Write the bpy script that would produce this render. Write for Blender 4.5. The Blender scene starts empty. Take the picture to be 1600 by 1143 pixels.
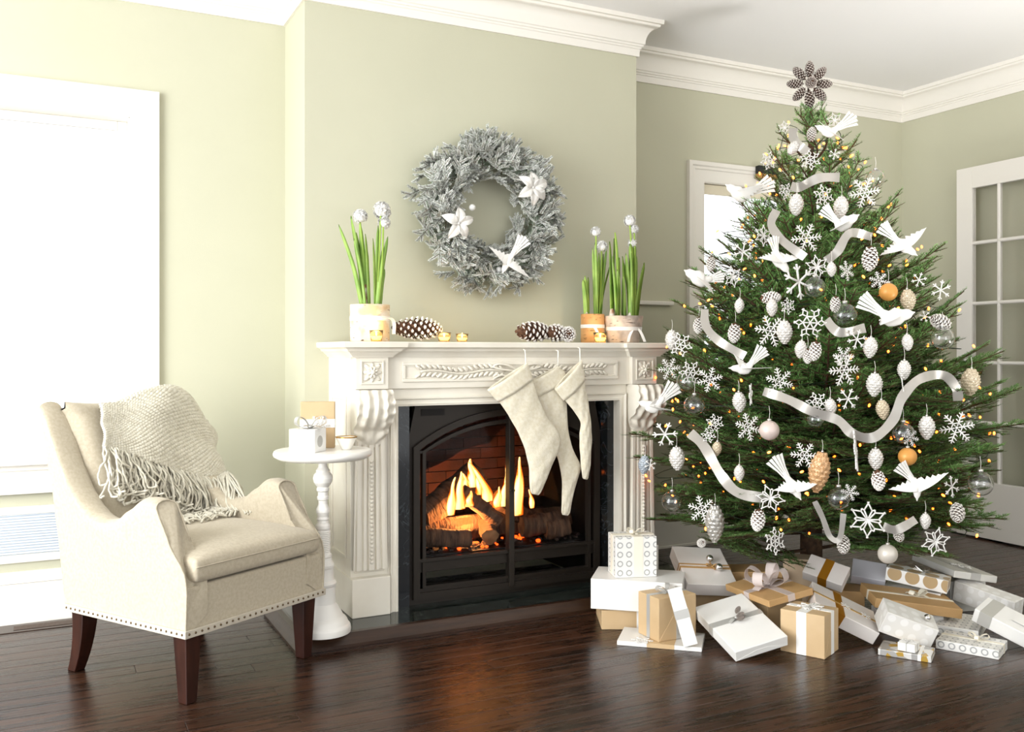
import bpy, bmesh, math, random
from mathutils import Vector, Matrix, Euler, Quaternion, noise
random.seed(7)
PI = math.pi
scene = bpy.context.scene
COL = scene.collection

# ------------------------------------------------------------------ camera
CAM_H = 1.2
TH = math.atan(1450 / 2880.0)
cam_data = bpy.data.cameras.new('camera')
cam_data.sensor_width = 36.0
cam_data.lens = 36.0 * 1450 / 1600
cam_data.shift_y = -23.5 / 1600
cam_data.clip_start = 0.05
cam = bpy.data.objects.new('camera', cam_data)
cam.location = (0, 0, CAM_H)
cam.rotation_euler = (PI / 2, 0, -TH)
COL.objects.link(cam)
scene.camera = cam

# ------------------------------------------------------------------ sky, daylight, exposure
world = bpy.data.worlds.new('sky')
scene.world = world
world.use_nodes = True
bg = world.node_tree.nodes['Background']
bg.inputs['Color'].default_value = (0.97, 0.985, 1.0, 1)
bg.inputs['Strength'].default_value = WORLD_STRENGTH = 1.6

def area_light(name, loc, target, sx, sy, power, color):
    d = bpy.data.lights.new(name, 'AREA')
    d.shape = 'RECTANGLE'; d.size = sx; d.size_y = sy
    d.energy = power; d.color = color
    o = bpy.data.objects.new(name, d)
    o.location = loc
    o.rotation_euler = (Vector(target) - Vector(loc)).to_track_quat('-Z', 'Z').to_euler()
    COL.objects.link(o)
    return o
# daylight of the tall windows in the side wall left of the frame
area_light('window_daylight', (-2.5, 2.2, 1.55), (1.6, 3.1, 1.35), 3.2, 2.1, 195, (0.96, 0.985, 1.0))
# added fill light out of frame, no lamp of the room, brightens the ceiling
cb = area_light('added_ceiling_fill', (4.2, 1.1, 0.35), (4.1, 2.0, 3.0), 0.8, 0.8, 32, (1.0, 0.98, 0.97))
cb.data.spread = math.radians(110)
scene.view_settings.view_transform = 'Standard'
scene.view_settings.look = 'None'
scene.view_settings.exposure = 0.3
scene.view_settings.gamma = 1.0
scene.view_settings.use_curve_mapping = False
scene.cycles.max_bounces = 7
scene.cycles.diffuse_bounces = 3
scene.cycles.glossy_bounces = 3
scene.cycles.transmission_bounces = 7
scene.cycles.transparent_max_bounces = 12
scene.cycles.use_adaptive_sampling = True
scene.cycles.adaptive_threshold = 0.05
scene.cycles.adaptive_min_samples = 16
scene.cycles.sample_clamp_indirect = 6.0

# ------------------------------------------------------------------ helpers: rays of the photograph at full size
FWD = Vector((math.sin(TH), math.cos(TH), 0)); RGT = Vector((math.cos(TH), -math.sin(TH), 0)); UP = Vector((0, 0, 1))
CAMP = Vector((0, 0, CAM_H))
def ray(u, v): return FWD + RGT * ((u - 800) / 1450.0) + UP * ((548 - v) / 1450.0)
def at_y(u, v, y): r = ray(u, v); return CAMP + r * (y / r.y)
def at_x(u, v, x): r = ray(u, v); return CAMP + r * (x / r.x)
def at_z(u, v, z): r = ray(u, v); return CAMP + r * ((z - CAM_H) / r.z)
def at_d(u, v, d): return CAMP + ray(u, v) * d

# ------------------------------------------------------------------ helpers: materials
MATS = {}
def lin(c):
    if isinstance(c, str):
        c = c.lstrip('#'); c = [int(c[i:i + 2], 16) / 255 for i in (0, 2, 4)]
    return tuple(((x / 12.92) if x <= 0.04045 else ((x + 0.055) / 1.055) ** 2.4) for x in c) + (1.0,)
def mat(name, col, rough=0.5, metal=0.0, col2=None, nscale=8.0, detail=3.0, bump=0.0, bscale=60.0, stretch=(1, 1, 1),
        trans=0.0, ior=1.45, emit=None, estr=0.0, spec=0.5, sheen=0.0, sss=0.0, contrast=(0.35, 0.65), coat=0.0, alpha=1.0, coords='Object'):
    if name in MATS: return MATS[name]
    m = bpy.data.materials.new(name); m.use_nodes = True
    nt = m.node_tree; N = nt.nodes; L = nt.links
    b = N['Principled BSDF']
    b.inputs['Base Color'].default_value = lin(col)
    b.inputs['Roughness'].default_value = rough
    b.inputs['Metallic'].default_value = metal
    b.inputs['IOR'].default_value = ior
    b.inputs['Specular IOR Level'].default_value = spec
    b.inputs['Transmission Weight'].default_value = trans
    b.inputs['Sheen Weight'].default_value = sheen
    b.inputs['Coat Weight'].default_value = coat
    b.inputs['Alpha'].default_value = alpha
    if sss:
        b.inputs['Subsurface Weight'].default_value = sss
        b.inputs['Subsurface Radius'].default_value = (0.01, 0.008, 0.005)
    if emit is not None:
        b.inputs['Emission Color'].default_value = lin(emit)
        b.inputs['Emission Strength'].default_value = estr
    if col2 is not None or bump:
        tc = N.new('ShaderNodeTexCoord'); mp = N.new('ShaderNodeMapping')
        mp.inputs['Scale'].default_value = stretch
        L.new(tc.outputs[coords], mp.inputs['Vector'])
    if col2 is not None:
        n = N.new('ShaderNodeTexNoise'); n.inputs['Scale'].default_value = nscale; n.inputs['Detail'].default_value = detail
        r = N.new('ShaderNodeValToRGB')
        r.color_ramp.elements[0].position = contrast[0]; r.color_ramp.elements[0].color = lin(col)
        r.color_ramp.elements[1].position = contrast[1]; r.color_ramp.elements[1].color = lin(col2)
        L.new(mp.outputs[0], n.inputs['Vector']); L.new(n.outputs['Fac'], r.inputs['Fac']); L.new(r.outputs[0], b.inputs['Base Color'])
    if bump:
        n2 = N.new('ShaderNodeTexNoise'); n2.inputs['Scale'].default_value = bscale; n2.inputs['Detail'].default_value = 3
        bp = N.new('ShaderNodeBump'); bp.inputs['Strength'].default_value = bump; bp.inputs['Distance'].default_value = 0.01
        L.new(mp.outputs[0], n2.inputs['Vector']); L.new(n2.outputs['Fac'], bp.inputs['Height']); L.new(bp.outputs[0], b.inputs['Normal'])
    MATS[name] = m
    return m

# ------------------------------------------------------------------ helpers: meshes
class MB:
    def __init__(self): self.v = []; self.f = []; self.m = []; self.M = Matrix.Identity(4); self.mi = 0
    def add(self, vs, fs):
        o = len(self.v)
        M = self.M
        self.v += [tuple(M @ Vector(p)) for p in vs]
        self.f += [tuple(o + i for i in f) for f in fs]
        self.m += [self.mi] * len(fs)
        return self
    def box(self, x0, x1, y0, y1, z0, z1):
        return self.add([(x0,y0,z0),(x1,y0,z0),(x1,y1,z0),(x0,y1,z0),(x0,y0,z1),(x1,y0,z1),(x1,y1,z1),(x0,y1,z1)],
                        [(0,3,2,1),(4,5,6,7),(0,1,5,4),(1,2,6,5),(2,3,7,6),(3,0,4,7)])
    def cbox(self, c, s):
        return self.box(c[0]-s[0]/2, c[0]+s[0]/2, c[1]-s[1]/2, c[1]+s[1]/2, c[2]-s[2]/2, c[2]+s[2]/2)
    def lathe(self, prof, n=24, c=(0, 0, 0), cap=True):
        vs = []; fs = []
        for (r, z) in prof:
            for k in range(n):
                a = 2 * PI * k / n; vs.append((c[0] + r * math.cos(a), c[1] + r * math.sin(a), c[2] + z))
        for i in range(len(prof) - 1):
            for k in range(n):
                k2 = (k + 1) % n; fs.append((i*n+k, i*n+k2, (i+1)*n+k2, (i+1)*n+k))
        if cap:
            fs.append(tuple(reversed(range(n)))); fs.append(tuple(range((len(prof)-1)*n, len(prof)*n)))
        return self.add(vs, fs)
    def sphere(self, c, r, n=12, m=8, sc=(1, 1, 1)):
        vs = [(c[0], c[1], c[2] - r*sc[2])]; fs = []
        for i in range(1, m):
            ph = PI * i / m
            for k in range(n):
                a = 2*PI*k/n; vs.append((c[0]+r*sc[0]*math.sin(ph)*math.cos(a), c[1]+r*sc[1]*math.sin(ph)*math.sin(a), c[2]-r*sc[2]*math.cos(ph)))
        vs.append((c[0], c[1], c[2] + r*sc[2])); t = len(vs) - 1
        for k in range(n):
            k2 = (k+1) % n
            fs.append((0, 1+k2, 1+k)); fs.append((t, 1+(m-2)*n+k, 1+(m-2)*n+k2))
            for i in range(m-2): fs.append((1+i*n+k, 1+i*n+k2, 1+(i+1)*n+k2, 1+(i+1)*n+k))
        return self.add(vs, fs)
    def tube(self, pts, rad, n=6, cap=True):
        pts = [Vector(p) for p in pts]
        if not isinstance(rad, (list, tuple)): rad = [rad] * len(pts)
        vs = []; fs = []; prev = None
        for i, p in enumerate(pts):
            t = (pts[min(i+1, len(pts)-1)] - pts[max(i-1, 0)])
            t = t.normalized() if t.length > 1e-9 else Vector((0, 0, 1))
            if prev is None: a = t.orthogonal().normalized()
            else:
                a = prev - t * prev.dot(t); a = a.normalized() if a.length > 1e-6 else t.orthogonal().normalized()
            prev = a; b = t.cross(a)
            for k in range(n):
                an = 2*PI*k/n; vs.append(tuple(p + (a*math.cos(an) + b*math.sin(an)) * rad[i]))
        for i in range(len(pts)-1):
            for k in range(n):
                k2 = (k+1) % n; fs.append((i*n+k, i*n+k2, (i+1)*n+k2, (i+1)*n+k))
        if cap: fs.append(tuple(reversed(range(n)))); fs.append(tuple(range((len(pts)-1)*n, len(pts)*n)))
        return self.add(vs, fs)
    def prism(self, poly, z0, z1):      # polygon in x,y extruded along z
        n = len(poly)
        vs = [(p[0], p[1], z0) for p in poly] + [(p[0], p[1], z1) for p in poly]
        fs = [tuple(reversed(range(n))), tuple(range(n, 2*n))]
        for k in range(n): k2 = (k+1) % n; fs.append((k, k2, n+k2, n+k))
        return self.add(vs, fs)
    def grid(self, fn, nu, nv, closed_u=False):
        vs = []; fs = []
        for j in range(nv+1):
            for i in range(nu + (0 if closed_u else 1)): vs.append(tuple(fn(i/nu, j/nv)))
        w = nu if closed_u else nu+1
        for j in range(nv):
            for i in range(nu):
                i2 = (i+1) % w; fs.append((j*w+i, j*w+i2, (j+1)*w+i2, (j+1)*w+i))
        return self.add(vs, fs)
    def sweep(self, path, prof, closed=False):   # plan path with the room on its right hand; profile = (out of wall, height)
        n = len(path); P = [Vector((p[0], p[1])) for p in path]; vs = []; fs = []
        def nrm(a, b): d = (b - a).normalized(); return Vector((d.y, -d.x))
        for i in range(n):
            n1 = nrm(P[i-1], P[i]) if (i > 0 or closed) else nrm(P[i], P[i+1])
            n2 = nrm(P[i], P[(i+1) % n]) if (i < n-1 or closed) else n1
            o = (n1 + n2); o = o / max(0.2, o.dot(n1))
            for (p, z) in prof: vs.append((P[i].x + o.x*p, P[i].y + o.y*p, z))
        m = len(prof)
        for i in range(n - (0 if closed else 1)):
            i2 = (i+1) % n
            for k in range(m-1): fs.append((i*m+k, i2*m+k, i2*m+k+1, i*m+k+1))
        if not closed: fs.append(tuple(range(m))); fs.append(tuple(reversed(range((n-1)*m, n*m))))
        return self.add(vs, fs)
    def mesh(self, name, mats, smooth=False):
        me = bpy.data.meshes.new(name); me.from_pydata(self.v, [], self.f)
        if not isinstance(mats, (list, tuple)): mats = [mats]
        for m in mats: me.materials.append(m)
        if len(mats) > 1: me.polygons.foreach_set('material_index', self.m)
        if smooth: me.polygons.foreach_set('use_smooth', [True] * len(me.polygons))
        me.update(); 
        return me
    def build(self, name, mats, parent=None, smooth=False, bevel=0.0, segs=2, angle=None, subsurf=0, fix=False):
        me = self.mesh(name, mats, smooth or angle is not None)
        if fix:
            bm = bmesh.new(); bm.from_mesh(me); bmesh.ops.recalc_face_normals(bm, faces=bm.faces); bm.to_mesh(me); bm.free()
        o = bpy.data.objects.new(name, me); COL.objects.link(o)
        if parent: o.parent = parent
        if bevel:
            b = o.modifiers.new('bevel', 'BEVEL'); b.width = bevel; b.segments = segs; b.limit_method = 'ANGLE'; b.angle_limit = math.radians(40)
            b.harden_normals = False
        if subsurf:
            s = o.modifiers.new('subsurf', 'SUBSURF'); s.levels = subsurf; s.render_levels = subsurf
        if angle is not None: me.set_sharp_from_angle(angle=math.radians(angle))
        return o
def tag(o, label=None, cat=None, group=None, kind=None):
    if label: o['label'] = label
    if cat: o['category'] = cat
    if group: o['group'] = group
    if kind: o['kind'] = kind
    return o
def thing(name, label, cat, loc=(0, 0, 0), rz=0.0, group=None, rot=None):
    o = bpy.data.objects.new(name, None); COL.objects.link(o); o.empty_display_size = 0.05
    o.location = loc; o.rotation_euler = rot if rot is not None else (0, 0, rz)
    return tag(o, label, cat, group)
def obj(name, me, parent=None, M=None):
    o = bpy.data.objects.new(name, me); COL.objects.link(o)
    if parent: o.parent = parent
    if M is not None: o.matrix_basis = M
    return o
def TR(loc=(0, 0, 0), rot=(0, 0, 0), sc=1.0):
    if not isinstance(sc, (tuple, list)): sc = (sc, sc, sc)
    return Matrix.LocRotScale(Vector(loc), Euler(rot), Vector(sc))
def rnd(a, b): return random.uniform(a, b)
def smooth_path(pts, n=6):          # Catmull-Rom through the points
    P = [Vector(p) for p in pts]; out = []
    for i in range(len(P)-1):
        p0 = P[max(i-1, 0)]; p1 = P[i]; p2 = P[i+1]; p3 = P[min(i+2, len(P)-1)]
        for k in range(n):
            t = k/n; out.append(0.5*((2*p1)+(p2-p0)*t+(2*p0-5*p1+4*p2-p3)*t*t+(3*p1-p0-3*p2+p3)*t**3))
    out.append(P[-1]); return out
def strip(mb, pts, normals, w, th=0.0008):   # a ribbon band with thickness; normals = across directions
    vs = []; fs = []; n = len(pts)
    for i in range(n):
        p = Vector(pts[i]); a = Vector(normals[i]).normalized(); ww = w[i] if isinstance(w, (list, tuple)) else w
        t = (Vector(pts[min(i+1, n-1)]) - Vector(pts[max(i-1, 0)])); t = t.normalized() if t.length > 1e-9 else Vector((0, 0, 1))
        q = a.cross(t); q = q.normalized()*th if q.length > 1e-6 else Vector((0, 0, th))
        vs += [tuple(p - a*ww/2), tuple(p + a*ww/2), tuple(p + a*ww/2 + q), tuple(p - a*ww/2 + q)]
    for i in range(n-1):
        a = i*4; b = a+4
        fs += [(a, a+1, b+1, b), (a+1, a+2, b+2, b+1), (a+2, a+3, b+3, b+2), (a+3, a, b, b+3)]
    fs += [(3, 2, 1, 0), ((n-1)*4, (n-1)*4+1, (n-1)*4+2, (n-1)*4+3)]
    return mb.add(vs, fs)
# ================================================================== THE ROOM
YW = 4.64      # left and alcove wall
YB = 4.25      # chimney breast face
XB0, XB1 = 1.07, 2.905
XR = 5.43      # right wall
ZC = 3.0
m_wall = mat('sage wall paint', '#C8C6AE', 0.85, col2='#C5C3AB', nscale=1.5, bump=0.03, bscale=180)
m_ceil = mat('ceiling paint', '#F4F2F0', 0.9)
m_trim = mat('trim paint', '#F1ECE2', 0.4, spec=0.4)
m_glass = mat('window glass', '#FFFFFF', 0.0, trans=1.0, ior=1.02)

# --- floor: dark oak boards
def floor_material():
    m = bpy.data.materials.new('dark oak board'); m.use_nodes = True
    nt = m.node_tree; N = nt.nodes; L = nt.links; b = N['Principled BSDF']
    tc = N.new('ShaderNodeTexCoord'); oi = N.new('ShaderNodeObjectInfo')
    ad = N.new('ShaderNodeVectorMath'); ad.operation = 'ADD'
    cm = N.new('ShaderNodeVectorMath'); cm.operation = 'SCALE'; cm.inputs['Scale'].default_value = 37.0
    cx = N.new('ShaderNodeCombineXYZ')
    for k in range(3): L.new(oi.outputs['Random'], cx.inputs[k])
    L.new(cx.outputs[0], cm.inputs[0]); L.new(tc.outputs['Object'], ad.inputs[0]); L.new(cm.outputs[0], ad.inputs[1])
    mp = N.new('ShaderNodeMapping'); mp.inputs['Scale'].default_value = (1.3, 16, 1)
    L.new(ad.outputs[0], mp.inputs['Vector'])
    n = N.new('ShaderNodeTexNoise'); n.inputs['Scale'].default_value = 2.2; n.inputs['Detail'].default_value = 7; n.inputs['Distortion'].default_value = 1.4
    L.new(mp.outputs[0], n.inputs['Vector'])
    r = N.new('ShaderNodeValToRGB')
    r.color_ramp.elements[0].position = 0.36; r.color_ramp.elements[0].color = lin('#1E120B')
    r.color_ramp.elements[1].position = 0.66; r.color_ramp.elements[1].color = lin('#44291A')
    L.new(n.outputs['Fac'], r.inputs['Fac'])
    mr = N.new('ShaderNodeMapRange'); mr.inputs['To Min'].default_value = 0.78; mr.inputs['To Max'].default_value = 1.18
    L.new(oi.outputs['Random'], mr.inputs['Value'])
    mx = N.new('ShaderNodeVectorMath'); mx.operation = 'SCALE'
    L.new(r.outputs[0], mx.inputs[0]); L.new(mr.outputs[0], mx.inputs['Scale']); L.new(mx.outputs[0], b.inputs['Base Color'])
    n2 = N.new('ShaderNodeTexNoise'); n2.inputs['Scale'].default_value = 5.0; n2.inputs['Detail'].default_value = 4
    L.new(mp.outputs[0], n2.inputs['Vector'])
    bp = N.new('ShaderNodeBump'); bp.inputs['Strength'].default_value = 0.22; bp.inputs['Distance'].default_value = 0.004
    L.new(n2.outputs['Fac'], bp.inputs['Height']); L.new(bp.outputs[0], b.inputs['Normal'])
    mr2 = N.new('ShaderNodeMapRange'); mr2.inputs['To Min'].default_value = 0.2; mr2.inputs['To Max'].default_value = 0.36
    L.new(n.outputs['Fac'], mr2.inputs['Value']); L.new(mr2.outputs[0], b.inputs['Roughness'])
    b.inputs['Specular IOR Level'].default_value = 0.5
    return m
m_floor = floor_material()
m_sub = mat('floor joint', '#0E0906', 0.7)
fl = tag(MB().box(-4.0, XR + 0.15, -2.0, YW + 0.15, -0.08, -0.006).build('floor', m_sub), kind='structure')
BW = 0.092
plank_meshes = {}
def plank_mesh(L):
    k = round(L, 1)
    if k not in plank_meshes:
        g = 0.0007; c = 0.0012; mb = MB(); x0, x1, y0, y1 = g, k-g, g, BW-g
        mb.add([(x0,y0,-0.006),(x1,y0,-0.006),(x1,y1,-0.006),(x0,y1,-0.006),
                (x0,y0,-c),(x1,y0,-c),(x1,y1,-c),(x0,y1,-c),(x0+c,y0+c,0),(x1-c,y0+c,0),(x1-c,y1-c,0),(x0+c,y1-c,0)],
               [(0,1,5,4),(1,2,6,5),(2,3,7,6),(3,0,4,7),(4,5,9,8),(5,6,10,9),(6,7,11,10),(7,4,8,11),(8,9,10,11)])
        plank_meshes[k] = mb.mesh('plank', m_floor)
    return k, plank_meshes[k]
rows = int((YW - 1.3) / BW) + 1
rp = random.Random(3)
for r_ in range(rows):
    y = YW - (r_ + 1) * BW
    x = -1.9 - rp.uniform(0, 1.8)
    if y > 3.0: x = -1.2 - rp.uniform(0, 1.8)
    while x < XR:
        L_ = rp.choice([1.6, 1.9, 2.2, 2.5, 2.8])
        if x + L_ > XR: L_ = max(0.1, math.floor((XR - x) * 10) / 10)
        k, me = plank_mesh(L_)
        o = obj('plank', me, fl); o.location = (x, y, 0)
        x += k
        if XR - x < 0.1: break
tag(MB().box(-4.0, XR, -2.0, 1.3, -0.006, 0.0).build('floor_near', mat('dark oak', '#33201A', 0.25, col2='#22140D', nscale=3, stretch=(1, 14, 1))), kind='structure').name = 'floor_foreground'

# --- walls
W1 = (-1.15, 0.36, 0.72, 2.29)           # window opening left wall (x0,x1,z0,z1)
W2 = (3.665, 4.90, 0.80, 2.26)           # alcove window opening
def wall_with_hole(name, x0, x1, hole):
    a, b, z0, z1 = hole; mb = MB()
    mb.box(x0, a, YW, YW+0.14, 0, ZC); mb.box(b, x1, YW, YW+0.14, 0, ZC)
    mb.box(a, b, YW, YW+0.14, 0, z0); mb.box(a, b, YW, YW+0.14, z1, ZC)
    return tag(mb.build(name, m_wall), kind='structure')
wall_with_hole('wall_left', -4.0, XB0, W1)
wall_with_hole('wall_alcove', XB1, XR+0.14, W2)
FX0, FX1, FZ1 = 1.40, 2.555, 0.955        # opening of the fireplace in the breast
mb = MB()
mb.box(XB0, FX0, YB, YW+0.14, 0, ZC); mb.box(FX1, XB1, YB, YW+0.14, 0, ZC); mb.box(FX0, FX1, YB, YW+0.14, FZ1, ZC); mb.box(FX0, FX1, YB+0.33, YW+0.14, 0, FZ1)
tag(mb.build('wall_chimney_breast', m_wall), kind='structure')
tag(MB().box(XR, XR+0.14, -2.0, YW+0.14, 0, ZC).build('wall_right', m_wall), kind='structure')
tag(MB().box(-4.0, XR+0.14, -2.0, YW+0.14, ZC, ZC+0.1).build('ceiling', m_ceil), kind='structure')

# --- crown moulding, one run round the breast
crown = [(-0.002, 2.815), (0.012, 2.815), (0.014, 2.852), (0.020, 2.856), (0.021, 2.864), (0.028, 2.867), (0.029, 2.876), (0.036, 2.88)]
for k in range(9):
    a = k/8*PI/2; crown.append((0.036 + 0.052*(1-math.cos(a)), 2.882 + 0.08*math.sin(a)))
crown += [(0.094, 2.966), (0.096, 2.976), (0.108, 2.978), (0.110, 3.0)]
crown = [(p*1.0, z) for p, z in crown]
tag(MB().sweep([(-4, YW), (XB0, YW), (XB0, YB), (XB1, YB), (XB1, YW), (XR, YW), (XR, -2)], crown).build('trim_1', m_trim, angle=30, fix=True), kind='structure')

# --- baseboards
bprof = [(0, 0), (0.022, 0), (0.022, 0.012), (0.016, 0.016), (0.016, 0.175), (0.020, 0.178), (0.020, 0.190), (0.012, 0.198), (0.012, 0.214), (0.006, 0.224), (0, 0.226)]
def shoe(p): return p
tag(MB().sweep([(-4, YW), (XB0, YW), (XB0, YB), (1.15, YB)], bprof).build('baseboard_left', m_trim, angle=30, fix=True), kind='structure')
tag(MB().sweep([(2.81, YB), (XB1, YB), (XB1, YW), (XR, YW), (XR, -2.0)], bprof).build('baseboard_alcove', m_trim, angle=30, fix=True), kind='structure')

# --- windows
def window(name, hole, sill=True, rails=(0.5,), cols=()):
    x0, x1, z0, z1 = hole
    w = bpy.data.objects.new(name, None); COL.objects.link(w); w.location = ((x0+x1)/2, YW, z0); tag(w, kind='structure')
    ox, oz = w.location.x, w.location.z
    x0 -= ox; x1 -= ox; z1 -= oz; z0 = 0
    cw = 0.118
    prof = [(-0.008, 0), (-0.008, 0.012), (0.006, 0.016), (0.016, 0.014), (0.066, 0.014), (0.072, 0.020), (0.086, 0.020), (0.094, 0.028), (cw, 0.028), (cw, 0)]
    # casing: mitred frame round three sides
    mb = MB()
    vs = []; fs = []; m = len(prof)
    for (cx_, cz_, dx, dz) in ((x0, -0.02, -1, 0), (x0, z1, -1, 1), (x1, z1, 1, 1), (x1, -0.02, 1, 0)):
        for (p, d) in prof: vs.append((cx_ + dx*p, -d, cz_ + dz*p))
    for i in range(3):
        for k in range(m-1): fs.append((i*m+k, i*m+k+1, (i+1)*m+k+1, (i+1)*m+k))
    mb.add(vs, fs).build('casing', m_trim, w, angle=30, fix=True)
    # jamb lining
    mb = MB(); mb.box(x0-0.004, x0+0.012, -0.004, 0.12, 0, z1); mb.box(x1-0.012, x1+0.004, -0.004, 0.12, 0, z1); mb.box(x0, x1, -0.004, 0.12, z1-0.012, z1+0.004)
    mb.build('jamb', m_trim, w)
    if sill:
        mb = MB(); mb.box(x0-0.15, x1+0.15, -0.062, 0.12, -0.022, 0.004); mb.build('sill', m_trim, w, bevel=0.006)
        mb = MB(); mb.box(x0-0.118, x1+0.118, -0.022, 0.0, -0.15, -0.022); mb.box(x0-0.118, x1+0.118, -0.030, 0.0, -0.048, -0.022); mb.box(x0-0.118, x1+0.118, -0.028, 0, -0.150, -0.136); mb.build('apron', m_trim, w, bevel=0.003)
    zm = z1*0.5
    for (a, b, y) in ((0.0, zm+0.02, 0.05), (zm-0.02, z1-0.012, 0.085)):
        s = MB(); t = 0.042; xa, xb = x0+0.012, x1-0.012
        s.box(xa, xa+t, y, y+0.03, a, b); s.box(xb-t, xb, y, y+0.03, a, b); s.box(xa+t, xb-t, y, y+0.03, a, a+t); s.box(xa+t, xb-t, y, y+0.03, b-t, b)
        so = s.build('sash', m_trim, w, bevel=0.004)
        g = MB(); g.box(xa+t, xb-t, y+0.013, y+0.017, a+t, b-t); g.build('pane', m_glass, so)
    return w
window('window_1', W1)
w2 = window('window_2', W2)
zt_ = W2[3]-W2[2]; xh = (W2[1]-W2[0])/2
MB().box(-xh+0.014, xh-0.014, 0.014, 0.034, zt_-0.075, zt_-0.014).build('roller_shade', mat('cream shade', '#E9DFC6', 0.8), w2, bevel=0.004)
c = at_y(1195, 272, YW-0.05); bx_ = thing('wall_box', 'small black box with wooden base at the alcove window head behind the tree', 'box', (c.x, c.y, c.z))
MB().box(-0.06, 0.10, -0.015, 0.02, 0.0, 0.05).build('front_panel', mat('matte black', '#1A1C1C', 0.5), bx_, bevel=0.002)
MB().box(-0.06, 0.10, -0.02, 0.02, -0.03, 0.0).build('base', mat('honey wood', '#B58445', 0.5), bx_, bevel=0.002)

# --- white grille set in the wall under the left window
g = thing('wall_grille', 'white framed pale blue air grille in the wall under the left window', 'vent', (-0.42, YW, 0.39))
mb = MB(); mb.box(-0.62, 0.62, -0.012, 0, 0.088, 0.124); mb.box(-0.62, 0.62, -0.012, 0, -0.124, -0.088); mb.box(-0.62, -0.585, -0.012, 0, -0.088, 0.088); mb.box(0.585, 0.62, -0.012, 0, -0.088, 0.088)
mb.build('frame', m_trim, g, bevel=0.003)
m_grille = mat('grille enamel', '#D5DEE8', 0.5)
mb = MB()
for k in range(15):
    z = -0.084 + k*0.012; mb.add([(-0.585, -0.008, z), (0.585, -0.008, z), (0.585, -0.001, z+0.010), (-0.585, -0.001, z+0.010), (-0.585, -0.0065, z-0.001), (0.585, -0.0065, z-0.001)], [(0, 1, 2, 3), (4, 5, 1, 0)])
tag(mb.build('louvres', m_grille, g), kind='stuff')
MB().box(-0.585, 0.585, -0.001, -0.0002, -0.088, 0.088).build('backing', m_grille, g)

# --- register in the floor
v0 = at_z(68, 977, 0)
g = thing('floor_register', 'dark wooden floor register with slots by the left baseboard', 'vent', (v0.x, v0.y, 0.0))
m_reg = mat('register wood', '#3A2A20', 0.3); m_regd = mat('register slot', '#0C0907', 0.6)
MB().box(-0.19, 0.19, -0.062, 0.062, 0.0, 0.003).build('plate', m_reg, g, bevel=0.001)
MB().box(-0.115, 0.115, -0.034, 0.034, 0.003, 0.0036).build('opening', m_regd, g)
mb = MB()
for k in range(7): mb.box(-0.115, 0.115, -0.033+k*0.0098, -0.029+k*0.0098, 0.003, 0.0052)
tag(mb.build('slats', mat('register slat', '#5A4A40', 0.35), g), kind='stuff')

# --- capped half wall left of the alcove window
mb = MB(); mb.box(2.905, 3.395, YW-0.03, YW, 0.2, 1.475)
tag(mb.build('wall_ledge', m_wall), kind='structure')
tag(MB().box(2.905, 3.412, YW-0.055, YW, 1.475, 1.50).build('trim_2', m_trim, bevel=0.006), kind='structure')

# --- glazed door on the right wall
m_door = mat('door paint', '#EFEAE0', 0.35)
d = bpy.data.objects.new('door_1', None); COL.objects.link(d); d.location = (XR-0.075, 4.12, 0.012); tag(d, kind='structure')
d.rotation_euler = (0, 0, math.radians(-90 - 2.0))     # local x runs toward the viewer along the wall
DW, DH = 0.80, 2.372
def dz(v): return at_x(1531, v, XR-0.09).z - 0.012
zs = [dz(751), dz(660), dz(566.5), dz(473.5), dz(378.5), dz(292)]
st = 0.115; mt = 0.022
mb = MB(); mb.box(0, st, -0.02, 0.02, 0, DH); mb.build('stile', m_door, d, bevel=0.002)
mb = MB(); mb.box(DW-st, DW, -0.02, 0.02, 0, DH); mb.build('stile', m_door, d, bevel=0.002)
mb = MB(); mb.box(st, DW-st, -0.02, 0.02, 0, zs[0]); mb.build('bottom_rail', m_door, d, bevel=0.002)
mb = MB(); mb.box(st, DW-st, -0.02, 0.02, zs[5], DH); mb.build('top_rail', m_door, d, bevel=0.002)
pw = (DW - 2*st - 2*mt) / 3
def muntin_box(mb, x0, x1, z0, z1, horiz):
    if horiz: prof = [(-0.016, z0+0.006), (-0.010, z0), (0.010, z0), (0.016, z0+0.006), (0.016, z1-0.006), (0.010, z1), (-0.010, z1), (-0.016, z1-0.006)]; vs = [(x0, y, z) for y, z in prof] + [(x1, y, z) for y, z in prof]
    else: prof = [(-0.016, x0+0.006), (-0.010, x0), (0.010, x0), (0.016, x0+0.006), (0.016, x1-0.006), (0.010, x1), (-0.010, x1), (-0.016, x1-0.006)]; vs = [(x, y, z0) for y, x in prof] + [(x, y, z1) for y, x in prof]
    mb.add(vs, [(k, (k+1) % 8, 8+(k+1) % 8, 8+k) for k in range(8)] + [tuple(range(8)), tuple(range(8, 16))])
for k in (1, 2):
    mb = MB(); x = st + k*pw + (k-1)*mt; muntin_box(mb, x, x+mt, zs[0], zs[5], False); mb.build('muntin', m_door, d, fix=True)
for k in range(1, 5):
    mb = MB(); muntin_box(mb, st, DW-st, zs[k]-mt/2, zs[k]+mt/2, True); mb.build('muntin', m_door, d, fix=True)
for i in range(3):
    for k in range(5):
        x = st + i*(pw+mt); mb = MB(); mb.box(x, x+pw, -0.003, 0.001, zs[k]+(mt/2 if k else 0), zs[k+1]-(mt/2 if k < 4 else 0)); mb.build('pane', m_glass, d)
MB().sphere((0.11, 0.045, 1.05), 0.026, 14, 10, (1, 0.8, 1)).build('knob', mat('brass', '#9A8150', 0.3, 1.0), d, smooth=True)
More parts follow.
